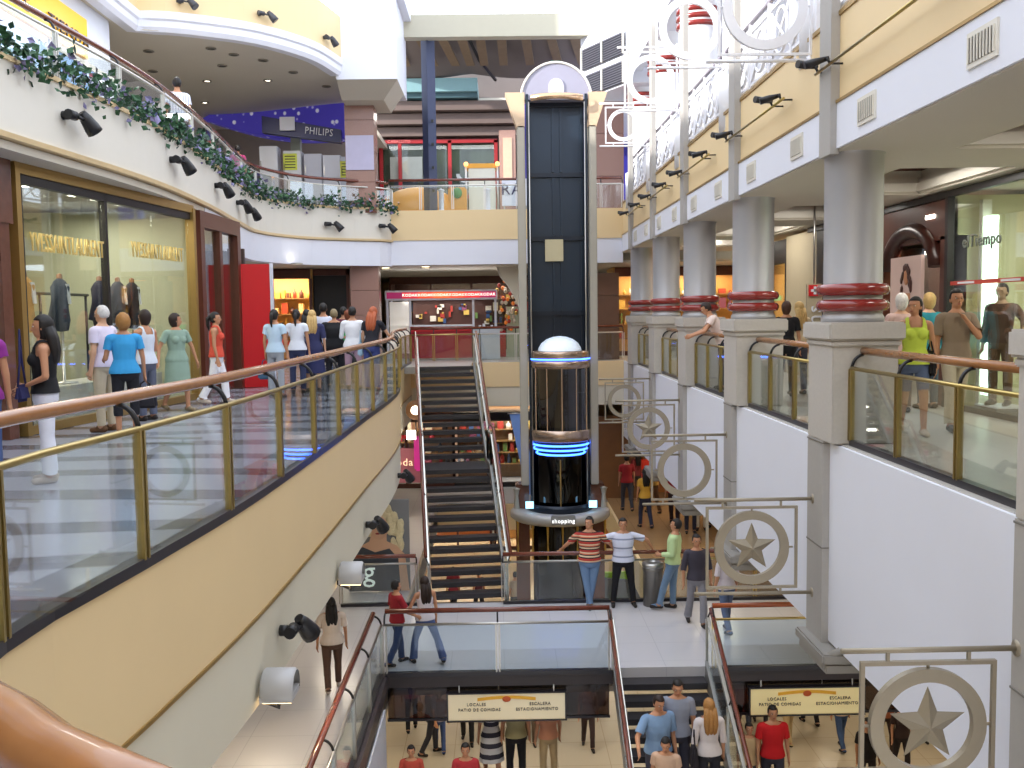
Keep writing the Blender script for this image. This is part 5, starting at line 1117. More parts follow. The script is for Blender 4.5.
def build_person(label, x, y, z, H=1.7, rz=0, top=('FFFFFF', .5), bot=('trousers', '303040'), hair=('short', '17110F'), skin=0, sex='m', arms=None, legs=None,
                 lean=0, head=0, shoes='2A2422', wide=1.0, lod=1, group=None, dress=None, hem=.90, name='person', catn='person', bodymat=None, nod=0, face=True):
    s = H/1.75; bones = []     # (p0,p1,r0,r1,label,squash)
    arms = arms or {}; legs = legs or {}
    L = math.radians(lean)
    def up(p):   # lean about the pelvis
        p = V3(p); q = p-V3((0, 0, .95)); c, sn = math.cos(L), math.sin(L); return V3((q[0], q[1]*c+q[2]*sn, -q[1]*sn+q[2]*c))+V3((0, 0, .95))
    hy = math.radians(head); nd = math.radians(nod)
    def hd(p):
        p = V3(p)-V3((0, 0, 1.5)); c, sn = math.cos(nd), math.sin(nd); p = V3((p[0], p[1]*c+p[2]*sn, -p[1]*sn+p[2]*c))
        c, sn = math.cos(hy), math.sin(hy); p = V3((p[0]*c-p[1]*sn, p[0]*sn+p[1]*c, p[2])); return up(p+V3((0, 0, 1.5)))
    def unit(v): v = V3(v); return v/np.linalg.norm(v)
    mb = MB(); bm = mb.bm
    fem = sex == 'f'; W = wide
    prof = [(.80, .10, .09), (.86, .165 if not fem else .17, .115), (.94, .165 if not fem else .178, .118), (1.02, .15, .108), (1.10, .142 if not fem else .124, .1), (1.22, .158 if not fem else .138, .108),
            (1.32, .172 if not fem else .15, .112), (1.40, .165 if not fem else .145, .1), (1.45, .12, .08), (1.50, .06, .055)]
    rings = []
    for (zz, rx, ry) in prof:
        rx *= W; ry *= (W if zz < 1.35 else 1)*(1.12 if W > 1.1 and zz < 1.25 else 1)
        rings.append([bm.verts.new(up((rx*math.cos(a*PI/8), ry*math.sin(a*PI/8), zz))) for a in range(16)])
    for a, b in zip(rings, rings[1:]):
        for k in range(16): bm.faces.new((a[k], a[(k+1) % 16], b[(k+1) % 16], b[k]))
    bm.faces.new(rings[0][::-1]); bm.faces.new(rings[-1])
    for xx in (-.09*W, 0, .09*W): bones.append((up((xx, 0, .86)), up((xx*.9, 0, 1.40)), .1, .1, 'torso'))
    def cap(p0, p1, r0, r1, lab=None, n=10):
        p0 = V3(p0); p1 = V3(p1); d = p1-p0; ln = np.linalg.norm(d); u = d/max(ln, 1e-6)
        mb.tube([p0-u*r0*.9, p0-u*r0*.5, p0, p1, p1+u*r1*.5, p1+u*r1*.9], 0, n, radii=[r0*.35, r0*.85, r0, r1, r1*.85, r1*.35])
        if lab: bones.append((p0, p1, r0, r1, lab))
    def ell(c, r, f=None):
        rr = bmesh.ops.create_uvsphere(bm, u_segments=14, v_segments=10, radius=1)
        for v in rr['verts']: p = (c[0]+v.co.x*r[0], c[1]+v.co.y*r[1], c[2]+v.co.z*r[2]); v.co = Vector(f(p) if f else p)
    if fem:
        for sd in (-1, 1): ell((sd*.068, .085, 1.285), (.06, .055, .06), up)
    # shoulders, neck, head
    for sd in (-1, 1): cap(up((0, -.01, 1.425)), up((sd*.165*W, -.01, 1.395)), .06, .055)
    cap(up((0, -.015, 1.42)), hd((0, -.005, 1.56)), .056 if not fem else .048, .052 if not fem else .045, 'neck')
    ell((0, 0, 1.64), (.074, .09, .105), hd); ell((0, .028, 1.565), (.052, .062, .058), hd); cap(hd((0, .086, 1.635)), hd((0, .106, 1.598)), .010, .015, None, 8)
    ell((0, .082, 1.655), (.05, .02, .012), hd)
    for sd in (-1, 1): ell((sd*.076, -.005, 1.61), (.012, .02, .03), hd)
    bones.append((hd((0, 0, 1.58)), hd((0, 0, 1.68)), .085, .085, 'head'))
    # arms
    armpos = {}
    for sd, key in ((-1, 'l'), (1, 'r')):
        d1, d2 = arms.get(key, ((.16, 0, -1), (.06, .22, -1))); d1 = unit((d1[0]*sd, d1[1], d1[2])); d2 = unit((d2[0]*sd, d2[1], d2[2]))
        sh = up((sd*.178*W, -.01, 1.395)); e = sh+d1*.285; wr = e+d2*.25
        k = .92 if fem else 1.05
        cap(sh, e, .048*k, .038*k, 'uarm'+key); cap(e, wr, .038*k, .026*k, 'farm'+key)
        d3 = unit(arms.get(key+'h', (0, 0, 0)) if key+'h' in arms else d2*1.0+V3((0, .0, 0))); side = unit(np.cross(d3, V3((sd, 0, .01)))); nrm = np.cross(d3, side)
        pc = wr+d3*.045; cap(wr, wr+d3*.075, .024, .026, 'hand'+key); 
        for q in (-.5, .5): cap(wr+side*q*.03, wr+d3*.08+side*q*.04, .018, .018)
        for i in range(4):
            o = (i-1.5)*.023; ln = (.062, .074, .07, .055)[i]; b0 = wr+d3*.085+side*o; b1 = b0+unit(d3+side*o*4-nrm*sd*.25)*ln*.55; b2 = b1+unit(d3-nrm*sd*.8)*ln*.5
            cap(b0, b1, .0095, .009, None, 6); cap(b1, b2, .009, .008, None, 6)
        tb = wr+d3*.03+side*.03; t1 = tb+unit(d3+side*1.1)*.04; cap(tb, t1, .011, .010, None, 6); cap(t1, t1+unit(d3*1.2+side*.2)*.03, .010, .008, None, 6)
        bones.append((wr, wr+d3*.17, .03, .02, 'hand'+key)); armpos[key] = (sh, e, wr, wr+d3*.1)
    zmin = 9; feet = {}
    for sd, key in ((-1, 'l'), (1, 'r')):
        d1, d2 = legs.get(key, ((.05, 0, -1), (.0, -.03, -1))); d1 = unit((d1[0]*sd, d1[1], d1[2])); d2 = unit((d2[0]*sd, d2[1], d2[2]))
        hp = V3((sd*.085*W, 0, .89)); kn = hp+d1*.42; an = kn+d2*.40
        cap(hp, kn, .083*W, .056, 'thigh'+key); cap(kn, kn+d2*.14, .055, .053); cap(kn, an, .056, .036, 'shin'+key)
        pf = legs.get(key+'f', (sd*.12, 1, 0)); pf = unit((pf[0], pf[1], pf[2])); heel = an+V3((0, 0, -.03))-pf*.04; toe = an+V3((0, 0, -.045))+pf*.15
        if legs.get(key+'t'): toe = an+unit(pf+V3((0, 0, -legs[key+'t'])))*.16
        cap(heel, toe, .036, .028, 'foot'+key, 10); cap(an, an+pf*.05-V3((0, 0, .02)), .036, .034); zmin = min(zmin, heel[2]-.036, toe[2]-.028)
    me = mb.mesh('tmp', []); ob = bpy.data.objects.new('tmp', me); COL.objects.link(ob)
    vox = {0: .0115, 1: .016, 2: .024}[lod]
    md = ob.modifiers.new('r', 'REMESH'); md.mode = 'VOXEL'; md.voxel_size = vox; md.use_smooth_shade = True
    dg = bpy.context.evaluated_depsgraph_get(); ev = bpy.data.meshes.new_from_object(ob.evaluated_get(dg)); bpy.data.objects.remove(ob)
    b2 = bmesh.new(); b2.from_mesh(ev); 
    for _ in range(2): bmesh.ops.smooth_vert(b2, verts=b2.verts, factor=.45, use_axis_x=True, use_axis_y=True, use_axis_z=True)
    for v in b2.verts: v.co.z -= zmin
    b2.to_mesh(ev); b2.free()
    nv = len(ev.vertices); co = np.empty(nv*3); ev.vertices.foreach_get('co', co); co = co.reshape(-1, 3); co[:, 2] += zmin
    no = np.empty(nv*3); ev.vertices.foreach_get('normal', no); no = no.reshape(-1, 3)
    D = []; T = []
    for (p0, p1, r0, r1, lb) in bones:
        d = p1-p0; t = np.clip(((co-p0)@d)/(d@d), 0, 1); ds = np.linalg.norm(co-(p0+t[:, None]*d), axis=1)-(r0+(r1-r0)*t); D.append(ds); T.append(((co-p0)@d)/(d@d))
    D = np.array(D); T = np.array(T); idx = D.argmin(0); tt = T[idx, np.arange(nv)]; labs = np.array([b[4] for b in bones])[idx]
    ax = up((0, 0, 1.95))-up((0, 0, .95)); zt = (co-V3((0, 0, .95)))@ax+.95   # height along the torso axis
    kind = np.array([l.rstrip('lr') if l not in ('torso', 'neck', 'head') else l for l in labs])
    kind = np.array([{'uarm': 'uarm', 'farm': 'farm', 'hand': 'hand', 'thigh': 'thigh', 'shin': 'shin', 'foot': 'foot'}.get(k, k) for k in kind])
    root = thing(name, label, catn, (x, y, z), rz=rz, group=group); root['org_local'] = 1; root.scale = (s, s, s)
    def link(nm, me_, par=root): o = bpy.data.objects.new(nm, me_); COL.objects.link(o); o.parent = par; return o
    ev.materials.clear(); ev.materials.append(bodymat or SKIN[skin]); ev.name = 'body'
    for p in ev.polygons: p.use_smooth = True
    body = link('body', ev)
    faces = [tuple(p.vertices) for p in ev.polygons]
    def shell(nm, mask, offs, mt, sm=0):
        fs = [f for f in faces if sum(mask[i] for i in f) >= len(f)-.5 or (len(f) == 4 and sum(mask[i] for i in f) >= 3)]
        if not fs: return None
        used = sorted({i for f in fs for i in f}); mp = {u: k for k, u in enumerate(used)}
        vs = co[used]+no[used]*offs[used][:, None]; vs = vs-V3((0, 0, zmin))
        me2 = bpy.data.meshes.new(nm); me2.from_pydata([tuple(v) for v in vs], [], [[mp[i] for i in f] for f in fs]); me2.materials.append(mt)
        for p in me2.polygons: p.use_smooth = True
        if sm:
            b3 = bmesh.new(); b3.from_mesh(me2)
            for _ in range(sm): bmesh.ops.smooth_vert(b3, verts=b3.verts, factor=.5, use_axis_x=True, use_axis_y=True, use_axis_z=True)
            b3.to_mesh(me2); b3.free()
        return link(nm, me2)
    if top:
        sl = top[1]; mt = fabric(top[0]) if isinstance(top[0], str) else top[0]
        lim = 1.455 if sl > 0 else (1.44 if not fem else 1.41)
        mk = ((kind == 'torso') | ((kind == 'thigh') & (zt > hem))) & (zt > hem) & (zt < lim)
        mk |= (kind == 'neck') & (zt < 1.45) & (sl > 0)
        if sl <= 0:
            mk &= ~((zt > 1.33) & (np.abs(co[:, 0]) > .125*W)); mk &= ~((zt > 1.37) & (np.abs(co[:, 0]) < .065)); mk |= (zt > 1.33) & (zt < 1.50) & (np.abs(co[:, 0]) > .068) & (np.abs(co[:, 0]) < .115) & np.isin(kind, ['torso', 'neck', 'uarm'])
        ua = (kind == 'uarm'); fa = (kind == 'farm')
        if sl > 0: mk |= ua & (tt < sl)
        if sl > 1: mk |= fa & (tt < sl-1)
        offs = np.full(nv, .016)+.014*np.clip((1.1-zt)/.2, 0, 1)*((kind == 'torso') | (kind == 'thigh')); offs[ua | fa] = .018 if sl > 0 else .012
        if sl > 0 and sl <= 1: offs[ua] += .012*np.clip(tt[ua], 0, 1)
        shell('shirt' if sl > 0 else 'sleeveless_top', mk, offs, mt, 1)
    if bot:
        kd, c = bot[0], bot[1]; mt = fabric(c) if isinstance(c, str) else c
        if kd in ('trousers', 'capri', 'shorts'):
            lt, ls = {'trousers': (9, .97), 'capri': (9, .45), 'shorts': (.8, -1)}[kd]
            mk = ((kind == 'torso') & (zt < .985)) | ((kind == 'thigh') & (tt < lt)) | ((kind == 'shin') & (tt < ls))
            if kd == 'trousers': mk |= (kind == 'foot') & (co[:, 2]-zmin > .085)
            loose = bot[2] if len(bot) > 2 else .012
            offs = np.full(nv, .011); offs[kind == 'thigh'] = .012; q = kind == 'shin'; offs[q] = .012+loose*np.clip(tt[q], 0, 1); offs[(kind == 'foot')] = .012+loose*.5
            shell('trousers' if kd != 'shorts' else 'shorts', mk, offs, mt, 1)
        else:
            ln = bot[2] if len(bot) > 2 else .45; m2 = MB(); rr = [(.985, .17, .125), (.9, .19, .14), (.8, .205, .155), (ln+.1, .225, .18), (ln, .24, .19)]; rg = []
            for (zz, a, b) in rr: rg.append([m2.bm.verts.new((a*W*math.cos(k*PI/12)*(1+.04*math.sin(k*2.3)*(zz < .7)), b*W*math.sin(k*PI/12)*(1+.04*math.sin(k*2.3)*(zz < .7)), zz-zmin)) for k in range(24)])
            for a, b in zip(rg, rg[1:]):
                for k in range(24): f = m2.bm.faces.new((a[k], a[(k+1) % 24], b[(k+1) % 24], b[k])); f.smooth = True
            link('skirt', m2.mesh('skirt', mt))
    if shoes:
        offs = np.full(nv, .009)
        for key in 'lr': shell('shoe', (labs == 'foot'+key) & (co[:, 2]-zmin < .1), offs, fabric(shoes) if isinstance(shoes, str) else shoes)
    # face & hair
    def hz(p): q = hd(p); return (q[0], q[1], q[2]-zmin)
    if face and lod < 2:
        m3 = MB()
        for sd in (-1, 1):
            m3.ball(hz((sd*.03, .079, 1.635)), .014, .010, .008, 8, mi=0); m3.ball(hz((sd*.03, .087, 1.635)), .007, .006, .007, 8, mi=1)
            m3.tube([hz((sd*.046, .074, 1.655)), hz((sd*.03, .087, 1.66)), hz((sd*.014, .089, 1.655))], .004, 5, mi=1)
        link('eyes', m3.mesh('eyes', [mat('eye_white', 'D8D0C8', .3, var=0), mat('eye_dark', '1A1412', .3, var=0)]))
        m3 = MB(); m3.ball(hz((0, .084, 1.568)), .022, .009, .008, 8); link('lips', m3.mesh('lips', mat('lips', 'A85A50', .5, var=0)))
    if hair:
        st, hc = hair; hm = HAIRC[hc] if isinstance(hc, str) else hc; m3 = MB(); rnd = random.Random(int(abs(x*37+y*91))+3)
        rr = bmesh.ops.create_uvsphere(m3.bm, u_segments=24, v_segments=18, radius=1); big = {'curly': 1.22, 'bob': 1.1, 'long': 1.08, 'pony': 1.03, 'bun': 1.03, 'short': 1.04, 'thin': 1.02}[st]
        zc = {'short': 1.585, 'thin': 1.6, 'bun': 1.57, 'pony': 1.56, 'bob': 1.5, 'curly': 1.53, 'long': 1.46}[st]
        for v in rr['verts']:
            p = Vector((v.co.x*.082*big, -.012+v.co.y*.1*big, 1.645+v.co.z*.108*big)); amp = .012 if st == 'curly' else .004
            if p.z < 1.62 and p.y < .03 and st in ('bob', 'long', 'curly'): p.z = 1.62-(1.62-p.z)*((1.62-zc)/.085)
            if (p.y > .025 and p.z < (1.69 if st != 'thin' else 1.705)) or p.z < zc-.02:
                p = Vector((p.x*.7, p.y*.6-.01, max(p.z, 1.56)))
            nz = noise.noise(p*40)*amp; d = (p-Vector((0, 0, 1.63))).normalized(); p += d*nz
            v.co = Vector(hz(p))
        for f in m3.bm.faces: f.smooth = True
        if st == 'long':
            for xx in (-.045, 0, .045): m3.tube([hz((xx, -.06, 1.62)), hz((xx*1.3, -.10, 1.5)), hz((xx*1.4, -.115, 1.38)), hz((xx*1.2, -.11, 1.27)), hz((xx, -.1, 1.22))], .05, 8, radii=[.055, .052, .05, .038, .012])
        if st == 'pony': m3.tube([hz((0, -.09, 1.67)), hz((0, -.14, 1.62)), hz((0, -.14, 1.5)), hz((0, -.12, 1.4))], .03, 8, radii=[.03, .035, .03, .01])
        if st == 'bun': m3.ball(hz((0, -.125, 1.66)), .04, .04, .04, 10)
        link('hair', m3.mesh('hair', hm))
    root['org_local'] = 1
    def wpos(key, i):
        p = armpos[key][i]-V3((0, 0, zmin)); c, sn = math.cos(rz), math.sin(rz); return Vector((x+s*(p[0]*c-p[1]*sn), y+s*(p[0]*sn+p[1]*c), z+s*p[2]))
    root_info[label] = wpos
    return root, wpos
root_info = {}
def bag(p, col, label, w=.3, h=.25, d=.12, rz=0, strap=None, group=None):
    """soft bag hanging with the top of its handle at p"""
    t = thing('handbag', label, 'bag', p, rz=rz, group=group); t['org_local'] = 1; M_ = fabric(col)
    m = MB(); top = -.16; m.box(-w/2, w/2, -d/2, d/2, top-h, top, bev=.03)
    for v in m.bm.verts:
        if v.co.z > top-.05: v.co.y *= .5; v.co.x *= .88
    m.build('pouch', M_, t)
    pts = [(-w*.3, 0, top-.02), (-w*.2, 0, top+.12), (0, 0, top+.165), (w*.2, 0, top+.12), (w*.3, 0, top-.02)]
    if strap: pts = [(-w*.35, 0, top-.02), (-w*.1, .0, top+.4*strap), (0, 0, top+strap), (w*.1, 0, top+.4*strap), (w*.35, 0, top-.02)]
    MB().tube(pts, .011, 6).build('strap', M_, t); return t
def shopping_bag(p, col, label, w=.28, h=.34, rz=0):
    t = thing('shopping_bag', label, 'bag', p, rz=rz); t['org_local'] = 1; M_ = mat('paper_'+col, col, .6)
    MB().box(-w/2, w/2, -.05, .05, -.14-h, -.14).build('paper_body', M_, t)
    for yy in (-.04, .04): MB().tube([(-.07, yy, -.15), (-.05, yy, -.03), (.05, yy, -.03), (.07, yy, -.15)], .006, 6).build('handle', M_, t)
    return t
Pn = build_person; pi = PI
WALK = {'l': ((.03, .30, -1), (.0, .05, -1)), 'r': ((.03, -.22, -1), (.0, -.55, -1)), 'rt': .5}
WALK2 = {'r': ((.03, .30, -1), (.0, .05, -1)), 'l': ((.03, -.22, -1), (.0, -.55, -1)), 'lt': .5}
FOLD = ((.18, .05, -1), (-.35, .9, -.15)); HANG = ((.14, -.05, -1), (.04, .2, -1)); HIP = ((.75, -.25, -.75), (-.65, .35, -.55)); BENT = ((.2, .1, -1), (-.1, 1, -.1))
RAILP = ((.35, .55, -.8), (.0, .95, -.35))
# left walkway, level 2
Pn('woman at the left picture edge in a purple top and jeans', -4.55, 8.6, 0, 1.66, pi*.15, ('8A2A8A', .4), ('trousers', '3A4E7A'), ('long', '2A1A14'), 1, 'f', legs=WALK, lod=0)
r, wp = Pn('woman in black sleeveless top and white trousers with long black hair, near the railing', -4.28, 9.25, 0, 1.57, pi*.62, ('121216', 0), ('trousers', 'E6E8F4', .03), ('long', '17110F'), 1, 'f', arms={'r': ((.15, .02, -1), (-.35, .8, -.45)), 'l': ((.2, -.05, -1), (-.5, .75, -.35))}, lod=0, head=-6, shoes='B8A898', hem=.93)
bag(wp('l', 2)+Vector((.0, -.08, .18)), '2A2A5A', 'small dark blue bag on a long strap carried by the woman in black and white', .22, .16, .07, pi*.5, strap=.5)
Pn('white-haired man in a pale lilac polo shirt and beige trousers looking at the shop window', -5.35, 13.3, 0, 1.70, pi*.42, ('E2D8EC', .6), ('trousers', 'CFC2A8'), ('thin', 'D8D4D0'), 0, 'm', wide=1.12, lod=0, arms={'l': HANG, 'r': BENT}, shoes='6A4A30')
r, wp = Pn('woman with curly ginger hair, bright blue top and black trousers, back turned', -4.86, 12.75, 0, 1.58, pi*.18, ('3AA0DC', .55), ('capri', '1A1A22'), ('curly', 'A8773E'), 1, 'f', wide=1.1, lod=0, arms={'r': ((.2, .0, -1), (.1, .2, -1)), 'l': BENT}, shoes='E8E4E0')
bag(wp('r', 3), '26242C', 'black handbag held low by the woman in the bright blue top', .3, .2, .1, 0)
Pn('dark-haired person in a white sleeveless top and grey jeans beside the woman in blue', -5.25, 14.6, 0, 1.64, pi*.35, ('DDE4F0', 0), ('trousers', '5E6478'), ('bob', '2A1A14'), 1, 'f', lod=0, arms={'r': FOLD})
r, wp = Pn('woman in a loose sage green dress walking right past the fashion shop', -5.25, 16.0, 0, 1.60, -pi*.72, ('8FA898', .6), ('skirt', '8FA898', .38), ('bob', '2A1A14'), 1, 'f', lod=0, head=70, wide=1.08, legs=WALK, arms={'l': ((.45, .1, -1), (.2, .2, -1)), 'r': ((.5, -.1, -1), (.3, .3, -1))}, shoes='8A7A60')
r, wp = Pn('woman in an orange-red tank top and white trousers walking right', -4.95, 17.2, 0, 1.62, -pi*.45, ('D8503A', 0), ('trousers', 'F2F0F4', .03), ('pony', '17110F'), 1, 'f', lod=0, legs=WALK, shoes='C8B8A8')
bag(wp('l', 1)+Vector((.05, -.15, -.05)), 'EDEDF2', 'white shoulder bag of the woman in the orange-red top', .3, .28, .1, pi/2, strap=.2)
G_ = 'group of people along the far end of the left railing'
r, wp = Pn('woman in light blue shirt and grey trousers, leftmost of the group at the railing', -4.15, 18.2, 0, 1.64, -pi*.08, ('BFD8EC', .5), ('trousers', '9AA0A8', .02), ('pony', '17110F'), 1, 'f', arms={'l': HANG})
bag(wp('l', 3), '3A5A78', 'blue handbag held by the leftmost woman of the group', .32, .22, .1)
Pn('slim woman in a white top and navy trousers, second in the group at the railing', -3.95, 19.2, 0, 1.64, 0, ('E4E8F2', .4), ('trousers', '2E3658'), ('pony', '17110F'), 1, 'f')
Pn('blonde woman in a navy dress with her hood down, third in the group', -3.72, 19.6, 0, 1.62, .1, ('33365E', .9), ('skirt', '2A2E58', .4), ('long', 'C8A66A'), 0, 'f', wide=1.1)
Pn('tall man in a white shirt standing behind the women in the group', -3.85, 21.6, 0, 1.78, 0, ('E0E4F4', .5), ('trousers', '5A6A90'), ('short', '17110F'), 1)
Pn('heavy person in a wide black jersey with short fair hair in the group', -3.42, 20.4, 0, 1.64, .05, ('15151A', 1.6), ('trousers', '1E1E26'), ('short', '8A7A5A'), 1, 'f', wide=1.35, arms={'l': ((.4, .2, -1), (-.1, .6, -.6)), 'r': ((.4, .2, -1), (-.1, .6, -.6))}, hem=.82)
Pn('woman with red-brown hair and a bright green scarf behind the person in black', -3.35, 21.8, 0, 1.62, .4, ('30B860', .4), ('trousers', '2A2A30'), ('bob', '7A3E22'), 1, 'f')
Pn('woman in a white hooded top with dark hair near the right end of the group', -2.98, 20.0, 0, 1.68, 0, ('EEF0F6', 1.1), ('trousers', 'B090A0'), ('short', '17110F'), 1, 'f', wide=1.08, arms={'l': BENT, 'r': BENT})
r, wp = Pn('woman with long auburn hair in a black top and jeans leaning on the railing end', -2.52, 19.35, 0, 1.68, -.25, ('1E1E28', .5), ('trousers', '34407A'), ('long', 'A8542E'), 0, 'f', lean=12, arms={'r': RAILP, 'l': HANG})
bag(wp('l', 1)+Vector((-.04, -.05, .1)), '9AB8CC', 'light blue shoulder bag of the auburn-haired woman', .26, .3, .1, pi/2, strap=.2)
Pn('dark-haired person in grey half hidden behind the blonde woman', -4.1, 21.0, 0, 1.64, 0, ('707890', .6), ('trousers', '2E2E3A'), ('long', '17110F'), 1, 'f')
Pn('dark-haired person in dark red half hidden behind the group', -3.6, 22.8, 0, 1.70, 0, ('6A2A3A', .6), ('trousers', '2E2E3A'), ('short', '17110F'), 1, 'm')
# right gallery, level 2
r, wp = Pn('young woman in a bright yellow-green tank top with dark tied hair, walking with a man', 4.98, 11.7, 0, 1.67, pi*.93, ('C8DC50', 0), ('shorts', '5A6A8A'), ('pony', '17110F'), 1, 'f', lod=0, head=-35, legs=WALK, shoes='D0C0B0')
bag(wp('l', 1)+Vector((-.03, 0, .12)), '1E1A1C', 'black shoulder bag of the woman in the yellow-green top', .24, .3, .1, pi/2, strap=.2)
Pn('man in a khaki brown T-shirt and beige trousers with his hand to his mouth', 5.62, 12.0, 0, 1.76, pi*.97, ('8E7C68', .75), ('trousers', 'C2B8A0', .03), ('short', '17110F'), 1, lod=0, legs=WALK2, arms={'l': ((.12, .6, -.8), (-.75, .12, .95)), 'r': HANG}, head=0)
Pn('man in a pale pink shirt leaning on the far right railing', 4.25, 18.6, 0, 1.74, pi*.45, ('E8D4CC', .5), ('trousers', '3A3A50'), ('short', '2A1A14'), 1, lean=28, arms={'l': RAILP, 'r': RAILP}, lod=1)
Pn('woman in black with brown hair, seen from behind at the dark shop', 4.96, 16.9, 0, 1.65, -.3, ('17171C', .7), ('trousers', '16161C'), ('bob', '4A2E1E'), 1, 'f', arms={'l': ((.5, .3, -.8), (.0, .6, -.3))})
Pn('blonde woman in a cream top beside the woman in black', 5.3, 17.3, 0, 1.64, .2, ('D8C8A8', .5), ('trousers', '4A4A58'), ('long', 'C8A66A'), 0, 'f')
Pn('person with a pale blonde bob and pinkish top behind the young woman', 5.80, 14.1, 0, 1.72, 0, ('C8A8A0', .5), ('trousers', '6A5A5A'), ('bob', 'D8D4D0'), 0, 'f')
Pn('fair-haired person in a teal jacket in front of the boutique', 6.42, 14.6, 0, 1.73, .2, ('2A8A9A', 1.9), ('trousers', '4A5A6A'), ('bob', 'C8A66A'), 0, 'f')
Pn('dark-haired shopper beside the far columns on the right gallery', 4.9, 19.6, 0, 1.72, .4, ('D8D8DE', .5), ('trousers', '3A3A4A'), ('short', '17110F'), 1)
MANN = mat('mannequin_skin', 'B89878', .5)
Pn('mannequin in a brown suit standing in the tall right shop window', 7.08, 13.75, .12, 1.72, pi*.72, ('5A4030', 1.9), ('trousers', '6A5038'), ('short', '2A1A14'), 1, bodymat=MANN, arms={'l': ((.7, .5, -.6), (.3, .8, -.5))}, name='mannequin', catn='mannequin', face=False, lod=0)
t = thing('display_plinth', 'low dark plinth under the suited mannequin', 'plinth', (7.08, 13.75, 0), world=True); MB().box(6.86, 7.36, 13.4, 14.1, 0, .1, bev=.02).build('base', DARK, t); MB().box(6.88, 7.34, 13.42, 14.08, .1, .12).build('top', WHITE, t)
# upper left, level 3
Pn('man in a white striped shirt standing behind the ivy railing', -6.38, 20.1, 4.5, 1.80, .5, (striped('pinstripe', [(0, 'E8EAF4'), (.72, 'A8B0D0')], .05, False), .6), ('trousers', '3A3A4A'), ('short', '17110F'), 1)
Pn('person in a pale blue top farther back behind the ivy railing', -7.9, 19.2, 4.5, 1.62, .2, ('9AB0E0', .6), ('trousers', '4A4A5A'), ('short', '17110F'), 1)
Pn('person in a magenta top by the far upper left railing', -6.9, 26.6, 4.5, 1.55, .2, ('A83A6A', .6), ('trousers', '2A2A34'), ('short', '17110F'), 1, 'f')
# bridge, level 1
POLO = striped('wide_stripes', [(0, 'B03A30'), (.28, '201A1C'), (.42, 'D8C0A0'), (.6, '201A1C'), (.72, 'C86A4A'), (.86, 'D8C0A0')], .155)
PALEP = striped('pale_stripes', [(0, 'D4D8EA'), (.82, '8A90A8')], .17)
Pn('man in red, black and cream striped polo shirt and jeans leaning on the bridge railing', 1.74, 19.3, Z1, 1.84, pi*.98, (POLO, .75), ('trousers', '6A86AA'), ('short', '17110F'), 1, wide=1.2, lod=0, head=-30, lean=-4, arms={'l': ((.75, -.3, -.75), (.35, -.5, -.65)), 'r': ((.75, -.3, -.7), (.4, -.5, -.5))}, legs={'l': ((-.12, .12, -1), (-.2, .05, -1)), 'r': ((-.1, .22, -1), (-.18, .1, -1))})
Pn('man in a pale striped polo shirt and black trousers with arms spread on the railing', 2.42, 19.35, Z1, 1.79, pi, (PALEP, .75), ('trousers', '14141A'), ('short', '17110F'), 1, wide=1.2, lod=0, arms={'l': ((.95, -.15, -.35), (.45, -.35, -.75)), 'r': ((.95, -.15, -.35), (.45, -.35, -.75))}, legs={'l': ((.14, .05, -1), (.1, 0, -1)), 'r': ((.14, .05, -1), (.1, 0, -1))})
Pn('man in a pale green long-sleeved shirt standing sideways by the litter bin', 3.36, 19.0, Z1, 1.84, pi*.38, ('BFD8A0', 1.85), ('trousers', '6A84A0'), ('short', '17110F'), 1, wide=1.05, lod=0, lean=-5, arms={'l': FOLD, 'r': HANG}, legs={'l': ((.06, .35, -1), (0, .25, -1)), 'r': ((.05, .05, -1), (0, 0, -1))})
Pn('boy in a dark grey hooded top and grey trousers walking on the bridge', 3.63, 18.0, Z1, 1.76, pi*1.02, ('3E3A46', 1.2), ('trousers', '8A8A92', .03), ('short', '17110F'), 1, lod=0, legs=WALK, arms={'l': ((.25, 0, -1), (.05, .2, -1)), 'r': ((.25, 0, -1), (.05, .2, -1))})
Pn('person in a white top and jeans partly behind the star frame on the bridge', 4.10, 17.6, Z1, 1.62, .3, ('D8D0D8', .8), ('trousers', '5A6A8A'), ('pony', '4A2E1E'), 1, 'f', legs=WALK2, lod=1)
Pn('boy in a red T-shirt and jeans holding a girl by the hand', -1.80, 16.25, Z1, 1.47, -pi*.30, ('9A1E2A', .7), ('trousers', '3E4E78', .02), ('short', '17110F'), 1, lod=0, legs=WALK, arms={'r': ((.4, .35, -1), (.2, .8, -.45))})
Pn('girl in a white sleeveless top and flared jeans, walking with the boy', -1.33, 16.3, Z1, 1.52, pi*.12, ('E4DCE2', 0), ('trousers', '4A5C90', .035), ('long', '2A1A14'), 1, 'f', lod=0, arms={'l': ((.5, .1, -1), (.3, .6, -.4))}, legs={'l': ((.25, .25, -1), (.1, .0, -1)), 'r': ((.35, -.15, -1), (.2, -.35, -1)), 'rt': .3})
Pn('woman in a cream T-shirt and brown trousers walking away along the lower walkway', -2.72, 15.2, Z1, 1.50, .25, ('E2D2C4', .7), ('trousers', '5E4436'), ('long', '17110F'), 1, 'f', wide=1.15, lod=0, legs=WALK2, shoes='D8C8B8')
